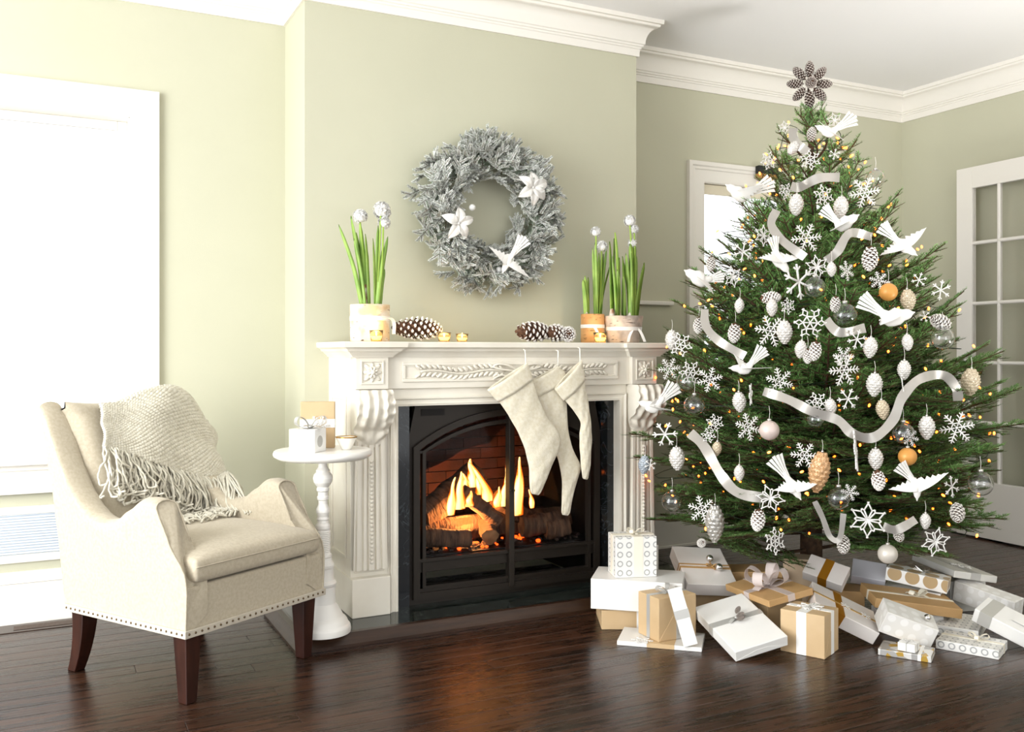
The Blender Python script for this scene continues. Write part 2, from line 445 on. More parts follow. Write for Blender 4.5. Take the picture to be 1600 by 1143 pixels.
# ================================================================== FIREPLACE
CX = 1.977
m_marble = mat('cream marble', '#F0EADB', 0.32, col2='#E6DDCB', nscale=5, contrast=(0.4, 0.75), bump=0.02, bscale=40)
HZ = 0.05     # hearth top
s = thing('fireplace_surround', 'carved cream marble fireplace surround with mantel shelf', 'mantel', (CX, YB, HZ))
def L(x0, x1, y0, y1, z0, z1): return (x0-CX, x1-CX, y0-YB, y1-YB, z0-HZ, z1-HZ)
YF = 3.87     # plinth and corner block front
for sx in (-1, 1):
    def X(a, b):            # distances from the centre line, mirrored
        a, b = (CX + sx*a, CX + sx*b); return (min(a, b), max(a, b))
    # side body
    x0, x1 = X(0.60, 0.795)
    MB().box(*L(x0, x1, YF+0.035, YB, HZ, 1.176)).build('jamb', m_marble, s, bevel=0.003)
    # panel moulding on the outer side
    xo = CX + sx*0.795; mb = MB()
    for (y0, y1, z0, z1) in ((3.96, 4.19, 0.29, 0.305), (3.96, 4.19, 0.985, 1.0), (3.96, 3.975, 0.305, 0.985), (4.175, 4.19, 0.305, 0.985)):
        mb.box(*L(min(xo, xo+sx*0.006), max(xo, xo+sx*0.006), y0, y1, z0, z1))
    mb.build('side_panel', m_marble, s, bevel=0.002)
    # plinth
    x0, x1 = X(0.626, 0.80)
    MB().box(*L(x0, x1, YF-0.008, YB-0.004, HZ, 0.218)).build('plinth', m_marble, s, bevel=0.004)
    # pilaster shaft: tapered, fluted, with a beaded rib
    mb = MB(); n = 40; xs0 = CX + sx*0.711
    def shaft(i, j):
        t = j; half = 0.078 - 0.010*t; x = (i*2-1)*half
        q = abs(i*2-1); y = -0.020
        if 0.16 < q < 0.30 or 0.46 < q < 0.62: y += 0.012
        if q < 0.16: y -= 0.002
        if q > 0.86: y += 0.010
        return (xs0-CX+x, YF+0.024-YB+y-0.004*(1-t), 0.25-HZ+t*0.56)
    mb.grid(shaft, n, 10); mb.build('pilaster', m_marble, s, angle=35, fix=True)
    mb = MB()
    for k in range(26): mb.sphere((xs0-CX, YF-0.003-YB, 0.285-HZ+k*0.0175), 0.0088, 8, 6)
    tag(mb.build('beads', m_marble, s, smooth=True), kind='stuff')
    # base moulding of the pilaster
    mb = MB(); prof = [(0.0, 0.0), (0.020, 0.0), (0.024, 0.008), (0.020, 0.016), (0.010, 0.020), (0.008, 0.028), (0.002, 0.036), (0, 0.036)]
    x0, x1 = X(0.634, 0.788); mb.sweep([(x0-CX, 0.0-0.05), (x0-CX, YF+0.02-YB), (x1-CX, YF+0.02-YB), (x1-CX, -0.05)][::1], [(-p, 0.216-HZ+z) for p, z in prof][::-1])
    mb.build('base_moulding', m_marble, s, angle=35, fix=True)
    # acanthus corbel: a scroll bracket with folded leaf lobes
    mb = MB(); nu, nv = 64, 40; w0 = 0.075
    def corb(i, j):
        t = j                                          # 0 top .. 1 bottom
        half = w0*(1.0 + 0.10*math.sin(t*PI*1.1)) * (1-0.35*max(0, (t-0.72)/0.28)**2)
        x = (i*2-1)
        out = 0.062*math.sin(min(1.0, t*1.15+0.18)*PI)**0.8 + 0.028*(1-t) + 0.012
        if t > 0.93: out *= max(0.12, (1-t)/0.07)
        lob = 0.5+0.5*math.cos(x*PI*3.5 + 1.3*math.sin(t*5.0)*x)
        ser = 0.5+0.5*math.cos(t*PI*11 + abs(x)*5)
        out += 0.017*lob*math.sin(PI*min(1, t+0.1))**0.5 + 0.013*ser*abs(x) - 0.02*abs(x)**3
        zz = 1.033 - 0.245*t - 0.02*(1-abs(x))*max(0, t-0.8)*5*0.6
        return (xs0-CX+x*half, YF+0.012-YB-out, zz-HZ)
    mb.grid(corb, nu, nv)
    # close the sides back to the jamb
    def side(e): return lambda i, j: (lambda p: (p[0], p[1]*(1-i)+(YF+0.04-YB)*i, p[2]))(corb(e, j))
    mb.grid(side(0), 2, nv); mb.grid(side(1), 2, nv)
    mb.build('corbel', m_marble, s, smooth=True, fix=True)
    # corner block with a square rosette
    x0, x1 = X(0.637, 0.785)
    MB().box(*L(x0, x1, YF-0.01, YB-0.01, 1.033, 1.18)).build('corner_block', m_marble, s, bevel=0.002)
    mb = MB(); cxr = (x0+x1)/2-CX; czr = 1.107-HZ; yr = YF-0.01-YB; hw = 0.052
    for (a, b, c, e) in ((-hw, hw, hw-0.007, hw), (-hw, hw, -hw, -hw+0.007), (-hw, -hw+0.007, -hw+0.007, hw-0.007), (hw-0.007, hw, -hw+0.007, hw-0.007)):
        mb.box(cxr+a, cxr+b, yr-0.006, yr, czr+c, czr+e)
    mb.build('rosette_frame', m_marble, s, bevel=0.002)
    mb = MB()
    for lay, (r0, nl, yy) in enumerate(((0.043, 8, 0.004), (0.028, 8, 0.010))):
        for k in range(nl):
            a = 2*PI*(k + 0.5*lay)/nl; L_ = r0*(1.18 if (k % 2 and lay == 0) else 1.0)
            mb.M = Matrix.Translation((cxr, yr-yy*0.6, czr)) @ Matrix.Rotation(a, 4, 'Y')
            mb.sphere((L_*0.55, 0, 0), 1.0, 8, 6, (L_*0.46, yy*0.9, L_*0.2))
    mb.M = Matrix.Identity(4); mb.sphere((cxr, yr-0.010, czr), 0.011, 10, 8)
    mb.build('rosette', m_marble, s, smooth=True)
# frieze between the blocks and its raised frame
MB().box(*L(CX-0.64, CX+0.64, 3.885, YB-0.02, 1.033, 1.178)).build('frieze', m_marble, s, bevel=0.002)
mb = MB(); fx, z0, z1, y = 0.565, 1.062-HZ, 1.150-HZ, 3.885-YB
for (p, q, th) in ((0.014, 0, 0.008), (0.020, 0.014, 0.004)):
    for (a, b, c, e) in ((-fx+q, fx-q, z1-p, z1-q), (-fx+q, fx-q, z0+q, z0+p), (-fx+q, -fx+p, z0+p, z1-p), (fx-p, fx-q, z0+p, z1-p)):
        mb.box(a, b, y-th, y, c, e)
mb.build('frieze_frame', m_marble, s, bevel=0.002)
# lintel with stepped frame round the opening
mb = MB()
mb.box(*L(CX-0.626, CX+0.626, 3.90, YB-0.02, 0.955, 1.033)); mb.box(*L(CX-0.626, CX-0.582, 3.90, YB-0.02, HZ, 0.955)); mb.box(*L(CX+0.582, CX+0.626, 3.90, YB-0.02, HZ, 0.955))
mb.build('lintel', m_marble, s, bevel=0.002)
prof = [(0.0, 0.0), (0.0, 0.012), (0.010, 0.015), (0.016, 0.010), (0.026, 0.010), (0.032, 0.018), (0.036, 0.018), (0.036, 0)]
vs = []; fs = []; m = len(prof)
for (cx_, cz_, dx, dzz) in ((-0.582, 0.0, -1, 0), (-0.582, 0.955-HZ, -1, 1), (0.582, 0.955-HZ, 1, 1), (0.582, 0.0, 1, 0)):
    for (p, d_) in prof: vs.append((cx_+dx*p, 3.90-YB-d_, cz_+dzz*p))
for i in range(3):
    for k in range(m-1): fs.append((i*m+k, i*m+k+1, (i+1)*m+k+1, (i+1)*m+k))
MB().add(vs, fs).build('opening_frame', m_marble, s, angle=30, fix=True)
# carved laurel garland with a ribbon bow
mb = MB(); y = 3.885-YB; zc = 1.105-HZ
for sx in (-1, 1):
    pts = [(sx*(0.06+0.42*t), y-0.005, zc+0.008*math.sin(t*9)) for t in [k/20 for k in range(21)]]
    mb.tube(pts, 0.004, 6)
    for k in range(17):
        t = k/16; x = sx*(0.07+0.41*t)
        for up in (-1, 1):
            a = up*0.6
            mb.M = Matrix.Translation((x, y-0.006, zc+0.008*math.sin(t*9)+up*0.010)) @ Matrix.Rotation(-a*sx if sx > 0 else PI - a*sx, 4, 'Y') @ Matrix.Rotation(rnd(-0.2, 0.2), 4, 'Z')
            mb.sphere((0.014, 0, 0), 1.0, 8, 5, (0.019, 0.0065, 0.0075))
        mb.M = Matrix.Identity(4)
        if k % 3 == 1: mb.sphere((x, y-0.009, zc+0.016*(-1)**k), 0.005, 8, 6)
mb.build('garland', m_marble, s, smooth=True)
mb = MB()
for sx in (-1, 1):
    lp = [(0, y-0.016, zc+0.005), (sx*0.05, y-0.020, zc+0.028), (sx*0.10, y-0.018, zc+0.034), (sx*0.122, y-0.012, zc+0.022), (sx*0.085, y-0.016, zc+0.010), (0, y-0.014, zc)]
    mb.tube(smooth_path(lp, 6), 0.0055, 6)
    tl = [(0, y-0.014, zc), (sx*0.04, y-0.014, zc-0.022), (sx*0.085, y-0.012, zc-0.018), (sx*0.12, y-0.010, zc-0.034)]
    mb.tube(smooth_path(tl, 6), 0.005, 6)
mb.sphere((0, y-0.016, zc+0.002), 0.012, 10, 8)
mb.build('bow_carving', m_marble, s, smooth=True)
# mantel shelf with break-fronts over the corner blocks
def shelf_path(o):
    a, b = 0.795+o, 0.625-o
    yb, yf, ym = 0.0, YF-0.012-YB-o, 3.885-YB-o
    return [(-a, yb), (-a, yf), (-b, yf), (-b, ym), (b, ym), (b, yf), (a, yf), (a, yb)]
steps = [(0.000, 1.172), (0.006, 1.172), (0.010, 1.180), (0.022, 1.190), (0.026, 1.196), (0.034, 1.198), (0.040, 1.208), (0.046, 1.211), (0.050, 1.214), (0.056, 1.216), (0.058, 1.236), (0.054, 1.240)]
mb = MB(); vs = []; fs = []
for (o, z) in steps: vs += [(p[0], p[1], z-HZ) for p in shelf_path(o)]
for i in range(len(steps)-1):
    for k in range(8): k2 = (k+1) % 8; fs.append((i*8+k, i*8+k2, (i+1)*8+k2, (i+1)*8+k))
q = (len(steps)-1)*8
fs += [(q+0, q+1, q+2, q+3, q+4, q+5, q+6, q+7), (7, 6, 5, 4, 3, 2, 1, 0)]
mb.add(vs, fs).build('mantel_shelf', m_marble, s, angle=30, fix=True)
MZ = 1.24      # mantel top

# ---- insert with black stone slips, arched steel front and glass doors
m_slip = mat('black marble', '#101214', 0.12, col2='#1D2225', nscale=9, detail=8, contrast=(0.5, 0.68))
def veined(name, base, vein, rough):
    m = bpy.data.materials.new(name); m.use_nodes = True; nt = m.node_tree; N = nt.nodes; Lk = nt.links; b = N['Principled BSDF']
    tc = N.new('ShaderNodeTexCoord'); n = N.new('ShaderNodeTexNoise'); n.inputs['Scale'].default_value = 7; n.inputs['Detail'].default_value = 8; n.inputs['Distortion'].default_value = 2.0
    r = N.new('ShaderNodeValToRGB'); e = r.color_ramp.elements
    e[0].position = 0.485; e[0].color = lin(base); e[1].position = 0.515; e[1].color = lin(base)
    q_ = e.new(0.5); q_.color = lin(vein)
    Lk.new(tc.outputs['Object'], n.inputs['Vector']); Lk.new(n.outputs['Fac'], r.inputs['Fac']); Lk.new(r.outputs[0], b.inputs['Base Color'])
    b.inputs['Roughness'].default_value = rough
    return m
m_slip = veined('black veined marble', '#14171A', '#3E4448', 0.1)
m_steel = mat('bronze black steel', '#2C2620', 0.42, 0.4, bump=0.02, bscale=300)
m_dark = mat('firebox black', '#15110E', 0.7)
YI = 3.955
ins = thing('fireplace_insert', 'arched dark bronze gas fireplace insert with black marble slips', 'fireplace', (CX, YI, HZ))
def I(x0, x1, y0, y1, z0, z1): return (x0-CX, x1-CX, y0-YI, y1-YI, z0-HZ, z1-HZ)
SW = 0.073
MB().box(*I(CX-0.582, CX-0.582+SW, 3.945, 4.0, HZ, 0.955)).build('marble_slip', m_slip, ins)
MB().box(*I(CX+0.582-SW, CX+0.582, 3.945, 4.0, HZ, 0.955)).build('marble_slip', m_slip, ins)
hwI = 0.582-SW
# steel face plate with arched opening (a frame cut by an arch)
ow, oz0, zs_, ztop = 0.492, 0.075-HZ, 0.765-HZ, 0.925-HZ
def arch(w, zb, zsp, zt, n=28):
    pts = [(-w, zb), (-w, zsp)]
    R_ = (w*w + (zt-zsp)**2) / (2*(zt-zsp)); zc_ = zt - R_; a0 = math.asin(w/R_)
    for k in range(1, n): a = -a0 + 2*a0*k/n; pts.append((R_*math.sin(a), zc_ + R_*math.cos(a)))
    pts += [(w, zsp), (w, zb)]
    return pts
def arch_frame(mb, outer, inner, y0, y1):
    n = len(outer); vs = []
    for (pts, y) in ((outer, y0), (inner, y0), (outer, y1), (inner, y1)): vs += [(p[0], y, p[1]) for p in pts]
    fs = []
    for k in range(n):
        k2 = (k+1) % n
        fs += [(k, k2, n+k2, n+k), (2*n+k, 3*n+k, 3*n+k2, 2*n+k2), (k, 2*n+k, 2*n+k2, k2), (n+k, n+k2, 3*n+k2, 3*n+k)]
    mb.add(vs, fs)
A1 = arch(ow, oz0, zs_, ztop); 
rect = []
for (x, z) in A1:
    rect.append((max(-hwI, min(hwI, x*hwI/ow)), (0.0 if z <= oz0+1e-6 else (z if z <= zs_+1e-6 else 0.952-HZ))))
rect[1] = (-hwI, 0.80-HZ); rect[-2] = (hwI, 0.80-HZ)
mb = MB(); arch_frame(mb, rect, A1, 0.0, 0.03); mb.build('face_plate', m_steel, ins, fix=True)
# corner recess panels
for sx in (-1, 1):
    mb = MB(); xa, xb = sx*(hwI-0.06), sx*(hwI-0.175)
    mb.box(min(xa, xb), max(xa, xb), -0.004, 0.0, 0.905-HZ, 0.935-HZ); mb.build('corner_panel', m_dark, ins)
# arched door frame: outer band and inner band
mb = MB(); arch_frame(mb, arch(ow, oz0, zs_, ztop), arch(ow-0.030, oz0+0.03, zs_-0.012, ztop-0.030), -0.022, 0.02); mb.build('door_frame', m_steel, ins, angle=30, fix=True)
mb = MB(); arch_frame(mb, arch(ow-0.046, oz0+0.046, zs_-0.02, ztop-0.050), arch(ow-0.062, oz0+0.058, zs_-0.026, ztop-0.068), -0.014, 0.015); mb.build('inner_band', m_steel, ins, angle=30, fix=True)
MB().box(-0.014, 0.014, -0.03, 0.015, oz0+0.01, ztop-0.012).build('mullion', m_steel, ins, bevel=0.003)
zr = 0.248-HZ
for sx in (-1, 1):
    a, b = sorted((sx*0.014, sx*(ow-0.02)))
    MB().box(a, b, -0.016, 0.012, zr-0.008, zr+0.008).build('crossbar', m_steel, ins, bevel=0.002)
    MB().box(a, b, -0.004, 0.012, zr-0.055, zr-0.008).build('lower_panel', m_steel, ins, bevel=0.002)
    MB().box(a, b, -0.010, 0.012, oz0+0.028, oz0+0.046).build('lower_bar', m_steel, ins, bevel=0.002)
    for q_ in (0.72, ):
        MB().box(*sorted((sx*(ow-0.062), sx*(ow-0.03))), -0.012, 0.012, zs_-0.03, zs_-0.018).build('spacer_bar', m_steel, ins)
    zh = 0.49
    MB().sphere((sx*0.008, -0.034, zh), 0.006, 8, 6).build('knob', m_steel, ins, smooth=True)
mglass = mat('fire glass', '#FFFFFF', 0.02, trans=1.0, ior=1.12)
for sx in (-1, 1):
    a, b = sorted((sx*0.012, sx*(ow-0.05)))
    MB().box(a, b, 0.016, 0.019, oz0+0.05, ztop-0.055).build('glass_door', mglass, ins)
# firebox lining: red-lit brick panels
m_fbrick = mat('firebrick', '#4A251B', 0.85, col2='#26120D', nscale=6, bump=0.3, bscale=30)
ZFb = 0.26-HZ
MB().box(-0.5, 0.5, 0.03, 0.56, ZFb-0.02, ZFb).build('firebox_floor', m_dark, ins)
MB().box(-0.5, 0.5, 0.56, 0.575, 0.0, 0.90-HZ).build('firebox_back', m_dark, ins)
for sx in (-1, 1):
    a, b = sorted((sx*0.5, sx*0.485)); MB().box(a, b, 0.03, 0.56, 0.0, 0.90-HZ).build('firebox_side', m_dark, ins)
MB().box(-0.5, 0.5, 0.03, 0.56, 0.895-HZ, 0.90-HZ).build('firebox_top', m_dark, ins)
bm_ = MB().box(0.002, 0.198, 0, 0.02, 0.002, 0.054).mesh('brick', m_fbrick)
back = [o for o in ins.children if o.name.startswith('firebox_back')][0]
for r_ in range(11):
    for k in range(6):
        x = -0.6 + k*0.2 + (0.1 if r_ % 2 else 0.0)
        if -0.49 <= x and x + 0.2 <= 0.49 + 0.02: 
            o = obj('brick', bm_, back); o.location = (x, 0.542, 0.23-HZ+r_*0.057)
# ---- hearth
m_hearth = veined('dark green hearth marble', '#1E2421', '#4A534E', 0.06)
m_hwood = mat('dark oak border', '#3A2619', 0.3, col2='#2A1A10', nscale=4, stretch=(1, 12, 12), bump=0.1, bscale=20)
hx0, hx1, hy = 0.885, 3.07, 3.655
h = thing('hearth', 'raised dark marble hearth slab with oak border', 'hearth', (CX, hy, 0))
MB().box(hx0+0.055-CX, hx1-0.055-CX, 0.055, YB-hy-0.001, 0.002, HZ).build('slab', m_hearth, h)
mb = MB(); bp_ = [(0.0, 0.0), (0.0, 0.012), (0.010, 0.022), (0.020, 0.040), (0.030, HZ+0.001), (0.056, HZ+0.001), (0.056, 0.0)]
def border(path, name):
    MB().sweep(path, [(-p, z) for p, z in bp_]).build(name, m_hwood, h, angle=35, fix=True)
border([(hx0-CX, 0.0), (hx1-CX, 0.0)][::1], 'front_border') if False else None
def mitre(p0, p1, in0, in1, name):
    # p0->p1 outer edge, in0/in1 the matching inner corner points
    vs = []; 
    for (po, pi_) in ((p0, in0), (p1, in1)):
        po = Vector(po); pi_ = Vector(pi_)
        for (t, z) in bp_: q_ = po + (pi_-po)*(t/0.056); vs.append((q_.x, q_.y, z))
    m = len(bp_); fs = [(k, k+1, m+k+1, m+k) for k in range(m-1)] + [tuple(range(m)), tuple(range(2*m-1, m-1, -1))]
    MB().add(vs, fs).build(name, m_hwood, h, angle=35, fix=True)
xa, xb, yb_ = hx0-CX, hx1-CX, YB-hy-0.001
mitre((xa, 0), (xb, 0), (xa+0.056, 0.056), (xb-0.056, 0.056), 'front_border')
mitre((xa, yb_), (xa, 0), (xa+0.056, yb_), (xa+0.056, 0.056), 'side_border')
mitre((xb, 0), (xb, yb_), (xb-0.056, 0.056), (xb-0.056, yb_), 'side_border')

# ---- logs, flames, embers
m_bark = mat('charred log', '#5E4330', 0.9, col2='#2A1C13', nscale=9, stretch=(1, 1, 4), bump=0.9, bscale=18)
m_cut = mat('log end grain', '#8A6540', 0.8, col2='#5A3D24', nscale=14)
FZ = ZFb + HZ
def log(p, q, r, label):
    p = Vector(p); q = Vector(q); d_ = (q-p); Ln = d_.length
    e = thing('log', label, 'log', p, group='ceramic logs in the fire'); e.rotation_euler = d_.to_track_quat('Z', 'Y').to_euler()
    mb = MB(); rr = random.Random(hash(label) % 1000 if False else len(label)*7)
    def fn(i, j):
        a = i*2*PI; rad = r*(1+0.10*math.sin(3*a+j*4)+0.06*math.sin(7*a+j*9)+0.05*math.sin(j*14+a)); return (rad*math.cos(a)+0.02*math.sin(j*5)*r, rad*math.sin(a), j*Ln)
    mb.grid(fn, 18, 12, True); mb.build('bark', m_bark, e, smooth=True)
    mb = MB(); n = 18
    for j in (0, 1): MB().add([fn(k/n, j) for k in range(n)], [tuple(range(n))]).build('cut_end', m_cut, e)
yl = YI
log((1.56, yl+0.20, FZ+0.085), (2.42, yl+0.22, FZ+0.075), 0.055, 'long dark log lying along the back of the fire')
log((1.60, yl+0.19, FZ+0.15), (1.93, yl+0.27, FZ+0.33), 0.066, 'charred log leaning up to the right at left of the flames')
log((1.97, yl+0.09, FZ+0.11), (1.79, yl+0.16, FZ+0.265), 0.036, 'thin black log leaning left across the middle of the fire')
log((1.50, yl+0.10, FZ+0.085), (1.80, yl+0.07, FZ+0.045), 0.042, 'greyish log lying low at the front left of the fire')
log((2.00, yl+0.20, FZ+0.22), (2.16, yl+0.17, FZ+0.09), 0.045, 'dark log standing behind the door mullion')
log((2.10, yl+0.12, FZ+0.075), (2.30, yl+0.10, FZ+0.085), 0.050, 'short dark log at the right of the fire')
log((2.22, yl+0.09, FZ+0.055), (2.34, yl+0.065, FZ+0.06), 0.046, 'stubby pale-ended log at the far right of the fire')
log((1.90, yl+0.05, FZ+0.05), (1.93, yl+0.16, FZ+0.09), 0.040, 'short log pointing its round cut end at the glass')
# embers bed
m_ember = mat('ember', '#2A1A14', 0.9, emit='#FF5A14', estr=0.0, col2='#3A2A24', nscale=20)
m_emberhot = mat('glowing ember', '#3A1A10', 0.9, emit='#FF4A10', estr=3.0)
mb = MB(); re = random.Random(5)
for k in range(260):
    x, y = re.uniform(1.52, 2.44)-CX, re.uniform(0.05, 0.3); r = re.uniform(0.006, 0.014); mb.mi = 1 if (re.random() < 0.22 and -0.3 < x < 0.2) else 0
    mb.sphere((x, y, ZFb+0.008), r, 5, 4, (1, 1, 0.7))
tag(mb.build('ember_bed', [m_ember, m_emberhot], ins), kind='stuff')
# flames
def flame_material():
    m = bpy.data.materials.new('flame'); m.use_nodes = True; nt = m.node_tree; N = nt.nodes; Lk = nt.links
    for n in list(N): N.remove(n)
    out = N.new('ShaderNodeOutputMaterial'); em = N.new('ShaderNodeEmission'); tr = N.new('ShaderNodeBsdfTransparent'); mx = N.new('ShaderNodeMixShader')
    at = N.new('ShaderNodeAttribute'); at.attribute_name = 'heat'
    lw = N.new('ShaderNodeLayerWeight'); lw.inputs['Blend'].default_value = 0.5
    def M_(op, a_, b_, clamp=False):
        n = N.new('ShaderNodeMath'); n.operation = op; n.use_clamp = clamp
        for k, x in enumerate((a_, b_)):
            if isinstance(x, (int, float)): n.inputs[k].default_value = x
            else: Lk.new(x, n.inputs[k])
        return n.outputs[0]
    inv = M_('SUBTRACT', 1.0, lw.outputs['Facing'])
    cool = M_('SUBTRACT', 1.0, M_('MULTIPLY', at.outputs['Fac'], 0.85))
    t = M_('MULTIPLY', M_('POWER', inv, 3.2), cool, True)
    r = N.new('ShaderNodeValToRGB'); e = r.color_ramp.elements
    e[0].position = 0.0; e[0].color = lin('#FF4A06'); e[1].position = 1.0; e[1].color = lin('#FFD680'); q_ = e.new(0.5); q_.color = lin('#FF7A12')
    Lk.new(t, r.inputs['Fac']); Lk.new(r.outputs[0], em.inputs['Color']); Lk.new(M_('ADD', M_('MULTIPLY', t, 3.2), 0.40), em.inputs['Strength'])
    Lk.new(M_('MULTIPLY', M_('POWER', inv, 1.6), M_('SUBTRACT', 1.05, at.outputs['Fac']), True), mx.inputs['Fac'])
    Lk.new(tr.outputs[0], mx.inputs[1]); Lk.new(em.outputs[0], mx.inputs[2]); Lk.new(mx.outputs[0], out.inputs['Surface'])
    return m
m_flame = flame_material()
fire = thing('fire', 'bright orange flames burning over the logs behind the glass', 'fire', (CX, yl+0.13, FZ))
def flame(x, y, z, hgt, w, lean, seed):
    mb = MB(); rr = random.Random(seed); ph = rr.uniform(0, 6)
    def fn(i, j):
        a = i*2*PI; t = j
        rad = w*(math.sin(PI*min(1, 0.14+0.86*t)**0.62))**0.9*(1-0.35*t) + 0.001
        ox = lean*t*t*hgt + 0.22*w*math.sin(t*7+ph)*t + 0.1*w*math.sin(3*a+t*9+ph)
        return (x-CX+ox+rad*math.cos(a), y-(yl+0.13)+rad*0.55*math.sin(a)+0.1*w*math.sin(t*5+ph), z-FZ+t*hgt)
    mb.grid(fn, 16, 18, True); o = mb.build('flame', m_flame, fire, smooth=True)
    at_ = o.data.attributes.new('heat', 'FLOAT', 'POINT')
    at_.data.foreach_set('value', [k // 16 / 18 for k in range(len(o.data.vertices))])
for k, (u, v, hp, wp, ln, dy) in enumerate([(704, 804, 48, 5, 0.15, 0.07), (762, 783, 52, 6, -0.55, 0.13), (740, 760, 36, 7, -0.15, 0.19), (789, 790, 38, 7, 0.1, 0.12), (793, 780, 52, 6, 0.1, 0.14), (808, 804, 74, 7, 0.08, 0.09), (831, 793, 24, 3, -0.15, 0.08), (733, 791, 20, 5, 0.1, 0.06), (719, 795, 48, 6, 0.0, 0.11), (728, 778, 32, 7, -0.1, 0.18), (776, 792, 26, 5, 0.2, 0.10), (752, 772, 34, 6, -0.3, 0.16)]):
    p = at_y(u, v, yl+dy); sc_ = p.length/1450*0.97
    flame(p.x, p.y, max(p.z, FZ+0.02), hp*sc_*1.25, wp*sc_*1.75, ln, k)
pl = bpy.data.lights.new('fire_glow', 'POINT'); pl.energy = 13; pl.color = (1.0, 0.38, 0.10); pl.shadow_soft_size = 0.0
o = bpy.data.objects.new('fire_glow', pl); COL.objects.link(o); o.parent = fire; o.location = (-0.16, 0.01, 0.14)
# ================================================================== ARMCHAIR
m_linen = mat('oatmeal linen', '#C2B7A1', 0.9, col2='#B8AC95', nscale=90, detail=2, bump=0.12, bscale=420, sheen=0.2, stretch=(1, 1, 1))
m_legw = mat('espresso wood', '#3B1F17', 0.28, col2='#2C1610', nscale=6, stretch=(6, 6, 1))
m_tape = mat('trim tape', '#C6BDAC', 0.8); m_nail = mat('antique nailhead', '#6A5842', 0.35, 0.9)
CH = Vector((0.426, 3.308, 0)); CU = Vector((0.85, 0.527, 0)).normalized(); CV = Vector((-0.527, 0.85, 0)).normalized()
chair = thing('armchair', 'oatmeal linen armchair with nailhead trim and dark wooden legs', 'armchair', CH, math.atan2(CU.y, CU.x))
def ch_pt(u, v, vplane):         # point of the chair's frame on a plane at a given depth
    r = ray(u, v); t = (CH + CV*vplane - CAMP).dot(CV) / r.dot(CV); q_ = CAMP + r*t - CH; return Vector((q_.dot(CU), q_.dot(CV), q_.z))
def lerp_table(tb, x):
    if x <= tb[0][0]: return tb[0][1]
    for (a, b), (c, d_) in zip(tb, tb[1:]):
        if x <= c: t = (x-a)/(c-a); t = t*t*(3-2*t)*0.4 + t*0.6; return b + (d_-b)*t
    return tb[-1][1]
TOP = [(0, 0.682), (0.06, 0.690), (0.13, 0.686), (0.27, 0.645), (0.42, 0.602), (0.52, 0.592), (0.62, 0.607), (0.70, 0.640), (0.77, 0.692), (0.84, 0.775), (0.905, 0.875), (0.955, 0.965), (1.0, 1.005)]
VF = [(0.24, -0.036), (0.40, -0.042), (0.45, -0.030), (0.545, 0.05), (0.66, 0.115), (0.70, 0.135), (1.0, 0.135)]
VBk = [(0.24, 0.63), (0.45, 0.665), (0.62, 0.70), (0.83, 0.755), (1.0, 0.80)]
def side_panel(sgn):
    mb = MB(); NS, NT = 40, 14
    U0 = -0.03 if sgn > 0 else 0.63
    sec = []           # cross-section: (inward offset, fraction or drop)
    rows = [('o', k/NT) for k in range(NT)] + [('t', a) for a in (0, 20, 45, 70, 90, 110, 135, 160, 180)] + [('i', 1-k/6) for k in range(1, 7)]
    def pt(s, row):
        zt = lerp_table(TOP, s); kind, a = row; R1 = 0.045
        flare = 0.014*math.sin(PI*min(1, max(0, s)))           # the arm top rolls outward a little
        if kind == 'o': z = 0.24 + (zt-R1*0.55-0.24)*a; off = -flare*a*a
        elif kind == 't':
            an = math.radians(a); z = zt - R1*0.55 + R1*0.55*math.sin(an); off = 0.045 - 0.045*math.cos(an) - flare*(1-a/180)
        else: z = 0.30 + (zt-R1*0.55-0.30)*a; off = 0.09
        v = lerp_table(VF, z) + s*(lerp_table(VBk, z)-lerp_table(VF, z))
        return (U0 + sgn*off, v, z)
    n = len(rows)
    vs = [pt(i/NS, r_) for i in range(NS+1) for r_ in rows]; fs = []
    for i in range(NS):
        for k in range(n-1): fs.append((i*n+k, i*n+k+1, (i+1)*n+k+1, (i+1)*n+k))
    # front and back closing strips
    for i in (0, NS):
        for k in range(n//2): 
            a, b, c, d_ = i*n+k, i*n+k+1, i*n+n-2-k, i*n+n-1-k
            if b < c: fs.append((a, b, c, d_))
            elif b == c: fs.append((a, b, d_))
    mb.add(vs, fs); o = mb.build('arm', m_linen, chair, angle=50, fix=True)
    # piped welt down the front outline
    w = MB(); w.tube([Vector(pt(0, r_)) + Vector((0, -0.001, 0)) for r_ in rows[:n-4]], 0.0035, 6); w.build('welt', m_linen, o, smooth=True)
side_panel(1); side_panel(-1)
# back: inner padded face, rounded top and outer back
mb = MB()
def backf(i, j):
    x = 0.045 + 0.51*i; q_ = abs(i*2-1)
    if j < 0.55:
        t = j/0.55; z = 0.44 + 0.53*t; v = 0.50 + 0.20*t + 0.08*q_**9 + 0.018*q_**3*0 - 0.020*math.sin(PI*t)*(1-q_**4) + 0.02*(1-q_*q_)*t
    elif j < 0.75:
        a = (j-0.55)/0.20*PI; z = 0.97 + 0.035*math.sin(a); v = 0.75 - 0.05*math.cos(a)*(1-0.9*q_**9) + 0.02*(1-q_*q_)
    else:
        t = (j-0.75)/0.25; z = 0.97 - 0.72*t; v = 0.80 - 0.17*t + 0.02*(1-q_*q_)
    dip = -0.016*(1-q_*q_)*max(0, (z-0.8)/0.2)
    return (x, v, z + dip)
mb.grid(backf, 40, 44); mb.build('backrest', m_linen, chair, smooth=True, fix=True)
MB().box(-0.028, 0.628, -0.034, 0.63, 0.24, 0.405).build('seat_rail', m_linen, chair, bevel=0.012, segs=3)
